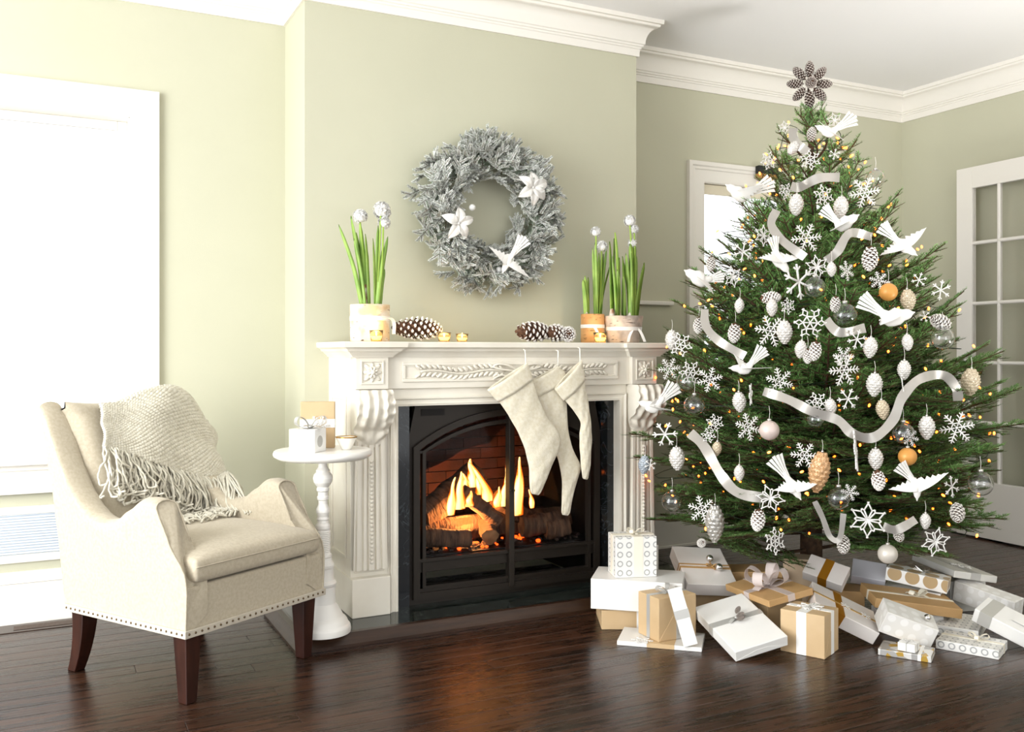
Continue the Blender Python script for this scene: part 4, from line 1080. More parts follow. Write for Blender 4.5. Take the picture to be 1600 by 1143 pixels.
pinecone('middle one of three white-tipped pinecones together', (p.x+0.01, 3.90, MZ+0.048), (q_.x, 3.97, MZ+0.046), 0.050, 8, 10, 1.0, 0.02, 0.3, G, tf=0.3)
p = at_y(889, 518, 3.90)
pinecone('smallest pinecone, rightmost of three, its tip pointing at the viewer', (p.x+0.02, 3.95, MZ+0.040), (p.x-0.02, 3.868, MZ+0.042), 0.043, 7, 9, 1.0, 0.02, 0.3, G, tf=0.3)
# ================================================================== WREATH
m_frost = mat('frosted needle', '#F0F0EC', 0.85, col2='#E0E2DA', nscale=25); m_sage = mat('grey green needle', '#A9B59E', 0.8, col2='#93A28A', nscale=25); m_twig = mat('twig bark', '#6E5A48', 0.85)
def needle(mb, p, d_, ln, w, up):
    d_ = d_.normalized(); s_ = d_.cross(up); s_ = s_.normalized()*w*0.5 if s_.length > 1e-6 else Vector((w*0.5, 0, 0)); m_ = p + d_*ln*0.5
    mb.add([tuple(p), tuple(m_+s_), tuple(p+d_*ln), tuple(m_-s_)], [(0, 1, 2, 3)])
def sprig(mb, rr, L_, M_, dens, nl, mix, wood=2, flat=0.25, nw=0.0024):
    """a straight fir tip along +x, needles brushed forward round it"""
    mb.M = M_; mb.mi = wood; mb.tube([(0, 0, 0), (L_*0.5, 0, L_*0.02), (L_, 0, L_*0.05)], [0.0024, 0.0018, 0.001], 4)
    n = int(L_*dens)
    for k in range(n):
        t = k/n; a = rr.uniform(0, 2*PI); x = t*L_
        y_, z_ = math.cos(a), math.sin(a)*(1-flat)+flat*0.3
        d_ = Vector((0.55+0.7*t, y_, z_)); mb.mi = 0 if rr.random() < mix else 1
        needle(mb, Vector((x, 0, L_*0.05*t*t)), d_, nl*rr.uniform(0.75, 1.1)*(1-0.25*t), nw, Vector((rr.uniform(-0.3, 0.3), -z_, y_)))
    mb.M = Matrix.Identity(4); mb.mi = 0
WC = Vector((1.975, YB, 1.880))
wr = thing('wreath', 'round frosted fir wreath hung above the mantel', 'wreath', WC)
MB().tube([(0.285*math.cos(a), -0.05, 0.285*math.sin(a)) for a in [k*2*PI/40 for k in range(41)]], 0.045, 8).build('ring', m_sage, wr, smooth=True)
rw = random.Random(21); wm = []
for k in range(10):
    mb = MB(); L_ = rw.uniform(0.080, 0.115); sprig(mb, rw, L_, Matrix.Identity(4), 2600, 0.0165, 0.85, nw=0.0036)
    for q_ in range(5):
        s_ = -1 if q_ % 2 else 1
        sprig(mb, rw, L_*rw.uniform(0.42, 0.62), Matrix.Translation((L_*(0.05+0.15*q_), 0, 0)) @ Matrix.Rotation(s_*rw.uniform(0.55, 1.0), 4, 'Z') @ Matrix.Rotation(rw.uniform(-0.6, 0.3), 4, 'Y'), 2500, 0.0150, 0.85, nw=0.0036)
    wm.append(mb.mesh('sprig', [m_frost, m_sage, m_twig]))
def wreath_place(k, n, deep):
    ph = 2*PI*k*0.6180339 + rw.uniform(-0.1, 0.1); ps = rw.uniform(0.0, PI) if not deep else rw.uniform(0.1*PI, 0.9*PI)
    rad = Vector((math.cos(ph), 0, math.sin(ph))); tan = Vector((-math.sin(ph), 0, math.cos(ph)))
    nrm_ = rad*math.cos(ps) + Vector((0, -1, 0))*math.sin(ps)
    rt_ = 0.115*(0.62 if deep else 1.0)
    p = rad*0.272 + Vector((0, -0.05, 0)) + nrm_*rt_*rw.uniform(0.75, 1.08)
    inward = math.cos(ps) < -0.35
    sw = rw.uniform(0.3, 1.0)*(1 if rw.random() < 0.6 else -1)
    d_ = rad*(0.55 if not inward else -0.05) + tan*sw*1.0 + Vector((0, -1, 0))*(0.05+0.40*math.sin(ps)) + Vector((rw.gauss(0, .15), rw.gauss(0, .08), rw.gauss(0, .15)))
    q_ = d_.to_track_quat('X', 'Z')
    sc_ = rw.uniform(0.8, 1.12)*(0.66 if inward else 1.0)
    M_ = Matrix.LocRotScale(p, q_ @ Quaternion((1, 0, 0), rw.uniform(-0.6, 0.6)), Vector((sc_, sc_, sc_)))
    M_ = M_ @ Matrix.Translation((-0.045, 0, 0)); tip = M_ @ Vector((0.13, 0, 0))
    return M_ if tip.y < -0.02 else None
c_ = 0; k = 0
while c_ < 300:
    M_ = wreath_place(k, 300, False); k += 1
    if M_ is not None: obj('sprig', rw.choice(wm), wr, M_); c_ += 1
mb = MB()
for k in range(260):
    M_ = wreath_place(k, 260, True)
    if M_ is not None: sprig(mb, rw, 0.10, M_, 1100, 0.02, 0.4)
tag(mb.build('undergrowth', [m_frost, m_sage, m_twig], wr), kind='stuff')
# ---- paper flowers
m_paper = mat('white paper', '#E9E6DF', 0.7)
def paper_flower(label, u, v, d_px, n, rot, seed):
    y = YB - 0.200; c = at_y(u, v, y); px = c.dot(FWD)/1450; R_ = d_px*px/2; rr = random.Random(seed)
    root = thing('paper_flower', label, 'paper flower', c, group='paper flowers on the wreath')
    for k in range(n):
        a = rot + 2*PI*k/n + rr.uniform(-0.12, 0.12); L_ = R_*rr.uniform(0.9, 1.1); w = R_*rr.uniform(0.30, 0.38); mb = MB(); vs = []; fs = []
        for j in range(9):
            t = j/8; hw_ = w*math.sin(PI*min(1, t*0.93+0.05))**0.8*(1-0.25*t); dep = -0.004 - 0.030*t*t*rr.uniform(0.8, 1.2)*0 - 0.018*math.sin(t*PI)*1.0 + 0.012*t
            vs += [(t*L_, dep-0.006*math.sin(PI*t), -hw_), (t*L_, dep+0.006, 0), (t*L_, dep-0.006*math.sin(PI*t), hw_)]
        fs = [(j*3+e, j*3+e+1, j*3+e+4, j*3+e+3) for j in range(8) for e in (0, 1)]
        mb.M = Matrix.Rotation(-a, 4, 'Y'); mb.add(vs, fs); o = mb.build('petal', m_paper, root, angle=25); sd = o.modifiers.new('solid', 'SOLIDIFY'); sd.thickness = 0.0012
    MB().sphere((0, -0.008, 0), 0.006, 8, 6).build('centre', m_paper, root, smooth=True)
paper_flower('white paper poinsettia with wide petals, upper right on the wreath', 832, 293, 56, 6, 0.5, 1)
paper_flower('white paper lily with five slim petals, left side of the wreath', 716, 349, 54, 5, 0.25, 2)
for (u, v) in ((738, 324), (780, 421)):
    c = at_y(u, v, YB-0.14); tag(MB().sphere((0, 0, 0), 0.016, 14, 10).build('snowball', mat('frosted ball', '#F2F1EC', 0.8, bump=0.4, bscale=200), smooth=True), 'small frosted white ball in the wreath, ' + ('at its inner left edge' if u < 760 else 'low by the paper dove'), 'ornament', 'frosted balls in the wreath').location = c
# ================================================================== TREE
TC = Vector((3.362, 3.41, 0)); KT = 0.9305
RZ = [(0.10, 0.72), (0.24, 0.80), (0.35, 0.92), (0.59, 1.00), (0.86, 0.96), (1.16, 0.86), (1.36, 0.80), (1.63, 0.65), (1.93, 0.47), (2.20, 0.29), (2.40, 0.15), (2.55, 0.05), (2.7, 0.02)]
RZ = [(1.2+(z-1.2)*KT, r*KT) for z, r in RZ]
def tree_r(z):
    if z <= RZ[0][0]: return RZ[0][1]
    for (a, b), (c, d_) in zip(RZ, RZ[1:]):
        if z <= c: return b + (d_-b)*(z-a)/(c-a)
    return 0.02
m_needle = mat('fir needle', '#55803F', 0.5, col2='#6C9450', nscale=30, spec=0.35); m_needle2 = mat('young fir needle', '#86B063', 0.5, col2='#9BC27A', nscale=30, spec=0.35)
m_bark2 = mat('fir bark', '#5E4631', 0.9, col2='#3E2D20', nscale=25, bump=0.5, bscale=60)
tree = thing('christmas_tree', 'tall decorated green fir tree beside the fireplace', 'tree', TC)
MB().lathe([(0.055, 0.0), (0.052, 0.3), (0.045, 1.0), (0.025, 1.9), (0.010, 2.33), (0.004, 2.42)], 14).build('trunk', m_bark2, tree, smooth=True)
rt = random.Random(77)
def fir_twig(mb, p0, dirv, L_, dens, nl, up):
    n = max(3, int(L_*dens)); d_ = dirv.normalized(); side = d_.cross(up).normalized(); u2 = side.cross(d_)
    mb.mi = 2; mb.tube([p0, p0+d_*L_*0.5+u2*L_*0.015, p0+d_*L_+u2*L_*0.05], [0.0026, 0.002, 0.001], 4, cap=False)
    for k in range(n):
        t = (k+0.5)/n; sg = -1 if k % 2 else 1; lift = rt.uniform(-0.15, 0.9)
        q_ = p0 + d_*L_*t + u2*L_*0.05*t*t
        dd = d_*(0.55+0.7*t**3) + side*sg*rt.uniform(0.35, 1.0) + u2*lift
        mb.mi = 1 if (t > 0.75 and rt.random() < 0.5) or rt.random() < 0.10 else 0
        needle(mb, q_, dd, nl*rt.uniform(0.8, 1.15)*(1-0.3*t), 0.0028, u2 + side*sg*0.3)
def fir_branch(L_, dens=560):
    mb = MB(); up = Vector((0, 0, 1)); sag = rt.uniform(-0.05, 0.06)
    def at(x): t = x/L_; return Vector((x, 0.02*math.sin(t*4), L_*(sag*t + 0.11*t*t)))
    pts = [at(L_*k/8) for k in range(9)]
    mb.mi = 2; mb.tube(pts, [0.010*(0.4+L_*0.6)*(1-0.8*k/8)+0.001 for k in range(9)], 5, cap=False)
    x = max(0.10, L_*0.22)
    while x < L_*0.97:
        rem = L_-x
        for sg in (-1, 1):
            tl = min(0.30, 0.055 + rem*0.46)*rt.uniform(0.75, 1.1)
            a = rt.uniform(0.65, 0.95); d_ = Vector((math.cos(a), sg*math.sin(a), rt.uniform(-0.05, 0.16))); p = at(x)
            fir_twig(mb, p, d_, tl, dens, 0.023, up)
            if tl > 0.11:
                y_ = 0.35
                while y_ < 0.85:
                    for s2 in (-1, 1):
                        a2 = math.atan2(d_.y, d_.x) + s2*0.7; fir_twig(mb, p + d_.normalized()*tl*y_, Vector((math.cos(a2), math.sin(a2), d_.z+0.04)), tl*(1-y_)*0.6+0.025, dens, 0.021, up)
                    y_ += 0.055/tl + 0.08
        x += rt.uniform(0.045, 0.06)
    # needles along the outer main stem
    n = int(L_*0.7*dens)
    for k in range(n):
        xx = L_*(0.3+0.7*k/n); sg = -1 if k % 2 else 1; t = k/n
        mb.mi = 1 if t > 0.85 and rt.random() < 0.6 else 0
        needle(mb, at(xx), Vector((0.6+0.7*t**4, sg*rt.uniform(0.4, 1), rt.uniform(0, 1.0))), 0.024*(1-0.2*t), 0.0028, up)
    return mb.mesh('branch', [m_needle, m_needle2, m_bark2])
LENS = [0.16, 0.24, 0.32, 0.42, 0.52, 0.62, 0.72, 0.82, 0.92]
BR = {L_: [fir_branch(L_) for _ in range(3)] for L_ in LENS}
zs_ = []; NB = 292
# heights of the branch tips: more where the tree is wide
ww = [(z, tree_r(z)+0.10) for z in [0.30+k*0.01 for k in range(205)]]; tot = sum(w for _, w in ww); acc = 0; nxt = 0.5
for z, w in ww:
    acc += w/tot*NB
    while acc > nxt: zs_.append(z); nxt += 1
to_cam = math.atan2(-TC.y, -TC.x)
for k, zt_ in enumerate(zs_):
    az = k*2.399963 + rt.uniform(-0.25, 0.25)
    f = (zt_-0.30)/2.05; elev = math.radians(-4 + 50*f**1.2 + rt.uniform(-8, 9))
    r_ = tree_r(zt_)*rt.uniform(0.84, 1.08)
    if k % 4 == 3: r_ *= 0.78
    L_ = r_/max(0.4, math.cos(elev)) - 0.02
    Lb = min(LENS, key=lambda q: abs(q-L_)); sc_ = max(0.75, min(1.22, L_/Lb))
    z0 = max(0.16, zt_ - L_*math.sin(elev) - 0.03)
    dx, dy = math.cos(az), math.sin(az)
    # keep clear of the walls and of the mantel
    tip = TC + Vector((dx, dy, 0))*Lb*sc_*math.cos(elev)
    lim = 1.0
    if tip.y > YW-0.06: lim = min(lim, (YW-0.06-TC.y)/(tip.y-TC.y))
    if tip.y > 3.78 and tip.x < 2.84 and zt_ < 1.3: lim = min(lim, (TC.x-2.86)/(TC.x-tip.x))
    if lim < 1.0: L2 = Lb*sc_*lim; Lb = min(LENS, key=lambda q: abs(q-L2)); sc_ = L2/Lb
    M_ = Matrix.LocRotScale(Vector((dx*0.03, dy*0.03, z0)), Euler((rt.uniform(-0.25, 0.25), -elev, az)), Vector((sc_, sc_, sc_)))
    obj('branch', BR[Lb][k % 3], tree, M_)
for k in range(8):      # leader shoots at the top
    a = k*2*PI/8+0.3; e = math.radians(52 + 10*(k % 3)); Lb = 0.16
    obj('branch', BR[Lb][k % 3], tree, Matrix.LocRotScale(Vector((0, 0, 2.20 + 0.02*(k % 4))), Euler((0, -e, a)), Vector((0.95, 0.95, 0.95))))

# ---- the tree surface seen along a ray
def on_tree(u, v, sink=0.0, out=0.04):
    r = ray(u, v); d0 = TC.dot(FWD); s_ = d0 - 1.3
    while s_ < d0 + 0.25:
        p = CAMP + r*s_; rad = math.hypot(p.x-TC.x, p.y-TC.y)
        if rad <= max(0.02, tree_r(p.z) + out - sink): return p, s_/1450.0
        s_ += 0.01
    # beside the silhouette: the nearest point to the trunk axis
    dh = Vector((r.x, r.y)); s_ = (Vector((TC.x, TC.y))).dot(dh)/dh.dot(dh)
    p = CAMP + r*s_
    return p, s_/1450.0
# ---- string of lights
m_bulbl = mat('warm fairy bulb', '#FFD9A0', 0.3, emit='#FF6A16', estr=8.0); m_wire = mat('green wire', '#1D2B18', 0.6)
sl = thing('string_lights', 'warm white fairy lights wound through the tree', 'string lights', TC)
rl = random.Random(9); wire = []
N_ = 290
bulb = MB().sphere((0, 0, 0), 0.0052, 7, 5, (1, 1, 1.7)).mesh('bulb', m_bulbl, True)
for k in range(N_):
    t = k/N_; z = 0.45 + 1.82*t**1.25
    a = to_cam + 1.5*math.sin(k*0.82) + rl.uniform(-0.2, 0.2)
    rr = tree_r(z)*rl.uniform(0.45, 0.93)
    p = Vector((rr*math.cos(a), rr*math.sin(a), z + rl.uniform(-0.06, 0.06))); wire.append(p)
    obj('bulb', bulb, sl, Matrix.LocRotScale(p, Euler((rl.uniform(-1, 1), rl.uniform(-1, 1), 0)), Vector((1, 1, 1))))
wp = smooth_path(wire, 4); wp = [Vector((p.x*0.93, p.y*0.93, p.z-0.012)) for p in wp]
MB().tube(wp, 0.0018, 4).build('wire', m_wire, sl)
# ================================================================== ORNAMENTS
VIEW_YAW = -TH
def clip_words(s_): return s_
def where(u, v):
    """a findable place on the tree for a label"""
    row = 'near the tree top' if v < 240 else 'in the upper tree' if v < 370 else 'at upper middle height' if v < 480 else 'at middle height' if v < 600 else 'in the lower tree' if v < 730 else 'on the bottom branches'
    hw_ = {0: 40}.get(0); c = 1268; k = (u-c) / max(40, min(290, (v-130)*0.62))
    col = 'far left' if k < -0.62 else 'left of centre' if k < -0.2 else 'near the trunk line' if k < 0.2 else 'right of centre' if k < 0.62 else 'far right'
    return row, col
LABELS = {}
POS = []
MARKS = [(1265, 131, 'pinecone star'), (1297, 207, 'topmost dove'), (1160, 306, 'dove at the window top'), (1314, 352, 'right-facing upper dove'), (1409, 382, 'wide-winged upper right dove'), (1214, 402, 'diving dove'), (1098, 438, 'left-edge dove by the window'), (1390, 497, 'right-facing middle dove'), (1166, 576, 'left-facing middle dove'), (1022, 637, 'dove beside the mantel'), (1238, 758, 'lower dove left of the trunk'), (1433, 757, 'wide-winged bottom right dove'), (1202, 672, 'blush ball'), (1285, 738, 'long amber cone'), (1387, 865, 'hanging pearl ball'), (1117, 818, 'long silver cone'), (1388, 456, 'upper amber ball'), (1418, 713, 'lower amber ball'), (1518, 597, 'champagne cone at the right edge')]
def uniq(base, u, v):
    """single the ornament out by the nearest landmark ornament, its side and its nearness"""
    for (mu, mv, nm) in sorted(MARKS, key=lambda q: (q[0]-u)**2+(q[1]-v)**2):
        dx, dy = u-mu, v-mv; r_ = math.hypot(dx, dy)
        if r_ < 4: continue
        side = '' if abs(dx) < 0.4*r_ else ('right' if dx > 0 else 'left'); ver = '' if abs(dy) < 0.4*r_ else ('below' if dy > 0 else 'above')
        rel = (ver + (' and ' + side + ' of' if side else '')) if ver else side + ' of'
        near = 'just ' if r_ < 48 else '' if r_ < 95 else 'well '
        s_ = '%s %s%s the %s' % (base, near, rel, nm)
        if s_ not in LABELS.values(): break
    LABELS[(u, v, base)] = s_
    return s_
def note(u, v, short): POS.append((u, v, short))
m_thread = mat('thread', '#E9E4DA', 0.6)
def thread(root, p0, ln): MB().tube([p0, (p0[0]+0.002, p0[1], p0[2]+ln*0.5), (p0[0], p0[1]+0.004, p0[2]+ln)], 0.0009, 4).build('thread', m_thread, root)

# ---- paper doves
def dove(label, u, v, head, tail, wa, wb, group, p=None, px=None):
    if p is None: p, px = on_tree(u, v, out=0.06)
    root = thing('paper_dove', label, 'dove ornament', p, VIEW_YAW, group=group)
    def q(t, dep=0.0): return Vector(((t[0]-u)*px, dep, -(t[1]-v)*px))
    H_, T_ = q(head, -0.012), q(tail, 0.0); ax = (H_-T_).normalized()
    root_t = q((u, v)); L_ = (H_-root_t).length + 0.03
    # body: flattened teardrop from tail root through chest to head with beak
    bd = H_ - root_t; bd = bd.normalized() if bd.length > 1e-5 else Vector((1, 0, 0)); R_ = max(0.024, 0.46*(H_-root_t).length)
    pts = [T_.lerp(root_t, 0.55), T_.lerp(root_t, 0.8), root_t, root_t.lerp(H_, 0.45), root_t.lerp(H_, 0.72), H_ - bd*0.006, H_ + bd*0.006, H_ + bd*0.016, H_ + bd*0.026]
    rad = [0.006, R_*0.55, R_*0.95, R_*0.98, R_*0.66, R_*0.60, R_*0.48, R_*0.18, 0.0012]
    mb = MB(); mb.M = Matrix.Diagonal((1, 0.45, 1, 1)); mb.tube(smooth_path(pts, 3), [r for r in sum([[rad[i]+(rad[min(i+1, 8)]-rad[i])*k/3 for k in range(3)] for i in range(8)], [])]+[rad[8]], 14); mb.M = Matrix.Identity(4)
    mb.build('body', m_paper, root, smooth=True)
    # wings and tail: cut paper with slit feathers
    def plate(name, base0, base1, tip, dep, nslit, curl):
        b0, b1 = base0, base1; tip = tip + Vector((0, dep, 0)); mb = MB(); n = 12; vs = []; fs = []
        for j in range(n+1):
            t = j/n; lead = b0.lerp(tip, t) + Vector((0, -curl*math.sin(PI*t), 0)); trail = b1.lerp(tip, t**1.25)
            w_ = (lead-trail); bulge = Vector((w_.z, 0, -w_.x))*0.0
            notch = (0.30 if (j % 2 == 1 and nslit and 0.12 < t < 0.98) else 0.0)
            tr = trail + (trail-(b0+b1)/2).normalized()*0.008*math.sin(PI*t) 
            vs += [tuple(lead + (lead-trail)*0.10*math.sin(PI*t)), tuple(lead.lerp(tr, 0.55)), tuple(lead.lerp(tr, 1.0-notch))]
        for j in range(n):
            for e in (0, 1): fs.append((j*3+e, j*3+e+1, (j+1)*3+e+1, (j+1)*3+e))
        mb.add(vs, fs); o = mb.build(name, m_paper, root); sd = o.modifiers.new('solid', 'SOLIDIFY'); sd.thickness = 0.0012; return o
    fwd = bd*max(0.028, R_*1.15)
    if wa: plate('wing', root_t + fwd + Vector((0, -0.010, 0)), root_t - fwd*0.9 + Vector((0, -0.010, 0)), q(wa), -0.035, True, 0.012)
    if wb: plate('wing', root_t + fwd*0.9 + Vector((0, -0.004, 0)), root_t - fwd + Vector((0, 0.004, 0)), q(wb), 0.0, True, 0.012)
    # tail: a fan of strips
    tv = (T_-root_t); td = tv.normalized(); tn = Vector((td.z, 0, -td.x)); w1 = 0.26*tv.length + 0.004; w0 = R_*0.40
    for k in range(5):
        a0, a1 = (k/5*2-1), ((k+0.86)/5*2-1); mb = MB(); vs = []
        for t in (0.25, 0.6, 1.0):
            ww_ = w0+(w1-w0)*t*t; c = root_t + tv*t*(1.0-0.05*abs(a0+a1)); dep = Vector((0, -0.006*math.cos((a0+a1)*PI/2)*t, 0))
            vs += [tuple(c + tn*ww_*a0 + dep), tuple(c + tn*ww_*(a0 + (a1-a0)*(1.0 if t > 0.5 else 1.16)) + dep)]
        mb.add(vs, [(0, 1, 3, 2), (2, 3, 5, 4)]); o = mb.build('tail_feather', m_paper, root); sd = o.modifiers.new('solid', 'SOLIDIFY'); sd.thickness = 0.0012
    return root
G = 'paper doves on the tree'
for (lab, u, v, h_, t_, a, b) in [
    ('white paper dove with raised tail just below the pinecone star', 1297, 207, (1280, 200), (1338, 182), (1275, 192), (1320, 220)),
    ('white paper dove facing left in front of the alcove window top', 1160, 306, (1140, 293), (1210, 284), (1190, 290), None),
    ('white paper dove facing right below two glass cones, upper tree', 1314, 352, (1334, 340), (1285, 323), (1292, 362), (1320, 336)),
    ('white paper dove with wings spread wide, upper right of the tree', 1409, 382, (1425, 394), (1376, 350), (1442, 357), (1374, 399)),
    ('white paper dove diving head down with fringed wings spread, upper left', 1214, 402, (1227, 420), (1208, 368), (1181, 404), (1253, 402)),
    ('white paper dove facing left at the tree edge before the window sill', 1098, 438, (1076, 426), (1132, 431), (1112, 460), None),
    ('white paper dove facing right, middle right above a clear glass ball', 1390, 497, (1419, 490), (1343, 464), (1370, 508), (1398, 480)),
    ('white paper dove facing left with raised tail, middle left of the tree', 1166, 576, (1147, 575), (1196, 543), (1203, 574), (1146, 552)),
    ('white paper dove at the far left tree edge beside the mantel corbel', 1022, 637, (1004, 630), (1058, 600), (1048, 640), (1026, 622)),
    ('white paper dove with curled wings, lower tree left of the trunk', 1238, 758, (1246, 772), (1208, 712), (1272, 754), (1211, 766)),
    ('white paper dove with wings spread, bottom right of the tree', 1433, 757, (1432, 772), (1404, 724), (1476, 736), (1388, 764))]:
    dove(lab, u, v, h_, t_, a, b, G); note(u, v, 'paper dove')
c = at_y(794, 406, YB-0.19); dove('white paper dove with fanned tail perched on the wreath bottom', 794, 406, (788, 420), (822, 370), (764, 386), (829, 435), 'paper doves on the wreath', c, c.dot(FWD)/1450)

# ---- snowflakes: crocheted and cut stars, four patterns
m_flake = mat('white crochet cotton', '#E9E6E0', 0.8)
def flake_mesh(kind):
    mb = MB(); th_ = 0.022
    def bar(p, q_, w):
        p = Vector((p[0], 0, p[1])); q_ = Vector((q_[0], 0, q_[1])); mb.tube([p, q_], w, 5)
    for k in range(6):
        a = k*PI/3 + PI/6*(kind == 2); c, s_ = math.cos(a), math.sin(a)
        def P(r, o): return (r*c - o*s_, r*s_ + o*c)
        if kind == 0:     # fern star
            bar(P(0.06, 0), P(0.5, 0), th_)
            for r, l in ((0.18, 0.10), (0.29, 0.12), (0.40, 0.08)): bar(P(r, 0), P(r+l*0.7, l), th_*0.8); bar(P(r, 0), P(r+l*0.7, -l), th_*0.8)
            bar(P(0.16, 0), (0.16*math.cos(a+PI/3), 0.16*math.sin(a+PI/3)), th_*0.8)
        elif kind == 1:   # lace with six holes
            bar(P(0.04, 0), P(0.22, 0), th_); bar(P(0.22, 0), P(0.34, 0.085), th_); bar(P(0.22, 0), P(0.34, -0.085), th_); bar(P(0.34, 0.085), P(0.46, 0), th_); bar(P(0.34, -0.085), P(0.46, 0), th_); bar(P(0.44, 0), P(0.5, 0.03), th_*1.2); bar(P(0.44, 0), P(0.5, -0.03), th_*1.2)
            b2 = a+PI/3; bar(P(0.22, 0), (0.22*math.cos(b2), 0.22*math.sin(b2)), th_*1.2)
            m_ = a+PI/6; bar(P(0.34, 0.085), (0.40*math.cos(m_), 0.40*math.sin(m_)), th_)
        elif kind == 2:   # plain six-pointed star
            bar(P(0.0, 0), P(0.5, 0), th_*1.5); bar(P(0.32, 0), P(0.42, 0.10), th_*1.2); bar(P(0.32, 0), P(0.42, -0.10), th_*1.2)
        else:             # pointed star of diamonds
            bar(P(0.02, 0), P(0.26, 0.10), th_); bar(P(0.02, 0), P(0.26, -0.10), th_); bar(P(0.26, 0.10), P(0.46, 0), th_); bar(P(0.26, -0.10), P(0.46, 0), th_); bar(P(0.46, 0), P(0.5, 0), th_*1.6)
            m_ = a+PI/6; bar(P(0.26, 0.10), (0.34*math.cos(m_), 0.34*math.sin(m_)), th_); bar((0.34*math.cos(m_), 0.34*math.sin(m_)), (0.26*math.cos(a+PI/3)+0.10*math.sin(a+PI/3), 0.26*math.sin(a+PI/3)-0.10*math.cos(a+PI/3)), th_)
    mb.sphere((0, 0, 0), 0.045, 8, 6, (1, 0.6, 1))
    return mb.mesh('snowflake', m_flake, True)
FM = [flake_mesh(k) for k in range(4)]
FN = ['white fern-armed snowflake', 'white lace snowflake with open loops', 'plain six-armed white snowflake', 'pointed white star snowflake']
rf = random.Random(4)
for k, (u, v, d_, kind) in enumerate([(1266, 250, 30, 1), (1226, 199, 20, 3), (1201, 251, 27, 1), (1304, 188, 23, 3), (1304, 241, 17, 2), (1229, 299, 25, 1), (1287, 306, 34, 1), (1351, 301, 46, 0), (1193, 368, 32, 3), (1161, 393, 31, 2), (1260, 372, 46, 0), (1145, 432, 32, 3), (1248, 440, 52, 2), (1231, 478, 25, 1), (1204, 517, 48, 0), (1266, 504, 46, 1), (1063, 538, 36, 1),
      (1277, 417, 36, 3), (1323, 423, 30, 0), (1373, 438, 27, 0), (1436, 437, 22, 2), (1470, 453, 30, 2), (1445, 494, 17, 2), (1339, 530, 30, 2), (1318, 556, 30, 0), (1046, 576, 34, 0), (1079, 582, 36, 1), (1109, 593, 38, 0), (1173, 616, 34, 0), (1218, 596, 42, 0), (1277, 629, 32, 1), (1117, 660, 26, 1), (1107, 680, 22, 1), (1169, 667, 42, 0), (1039, 678, 38, 2), (1257, 711, 40, 0), (1204, 778, 42, 3), (1097, 796, 42, 0), (1211, 845, 40, 1),
      (1319, 578, 50, 0), (1325, 623, 32, 2), (1410, 600, 34, 0), (1495, 668, 48, 0), (1422, 683, 26, 0), (1337, 704, 64, 0), (1328, 769, 26, 0), (1356, 812, 54, 3), (1487, 760, 32, 2), (1462, 846, 44, 3), (1016, 726, 18, 2)]):
    p, px = on_tree(u, v, out=0.05)
    o = obj('snowflake', FM[kind], None); tag(o, uniq(FN[kind], u, v), 'snowflake', 'snowflakes on the tree'); note(u, v, 'snowflake')
    edge = 1.15 if k in (28, 41, 44) else rf.uniform(-0.45, 0.45)
    o.location = p; o.rotation_euler = (rf.uniform(-0.15, 0.15), rf.uniform(0, 1.0), VIEW_YAW + edge); s_ = d_*px*1.08; o.scale = (s_, s_, s_)

# ---- cones: real ones and glass ones
def cone_set(L_, R_, m0, m1, glass):
    if not glass: return core(L_, R_).mesh('core', m_cone, True), cone_scales(L_, R_, 8, 9, 1.0, L_*0.27, 0.25, 0.28).mesh('scales', [m0, m1])
    mb = MB(); n = 13
    def fn(i, j):
        r_ = R_*max(0.10, math.sin(PI*min(1.0, (j*0.9+0.06)))**0.75*(1-0.18*j)); b = 0.5+0.5*math.cos((j*n - math.floor(i*8+1e-6)*0 + 0.5*(math.floor(j*n) % 2))*0)
        ph = j*9; row_ = math.floor(ph); fr = ph-row_; aa = i*8 + 0.5*(row_ % 2); fa = abs((aa-math.floor(aa))*2-1)
        bump = (1-fr)*(1-fa*fa)*R_*0.17
        return ((r_+bump)*math.cos(i*2*PI), (r_+bump)*math.sin(i*2*PI), L_*j)
    mb.grid(fn, 64, 54, True); return mb.mesh('glass_cone', [m0], True), None
def cone_glass(name, hi, lo):
    """silvered scales with darker joints, following the scale relief"""
    return mat(name, lo, 0.35, 0.15, col2=hi, nscale=42, detail=2, contrast=(0.42, 0.5), coat=0.3)
m_conew = mat('brown scale', '#7A5A45', 0.7, col2='#5A4030', nscale=30); m_gw = cone_glass('silver white glass', '#F1EEE8', '#A79C90'); m_gt = cone_glass('champagne glass', '#D9CBB0', '#9A8465'); m_ga = cone_glass('amber glass', '#D9B083', '#B07A45'); m_gs = mat('silver glass', '#C9C5BD', 0.3, 0.5, col2='#A8A49C', nscale=30)
m_gb = cone_glass('bluish glass', '#B9C0C6', '#6A7480'); m_cap = mat('silver cap', '#D8D5CE', 0.3, 0.9)
CONES = {}
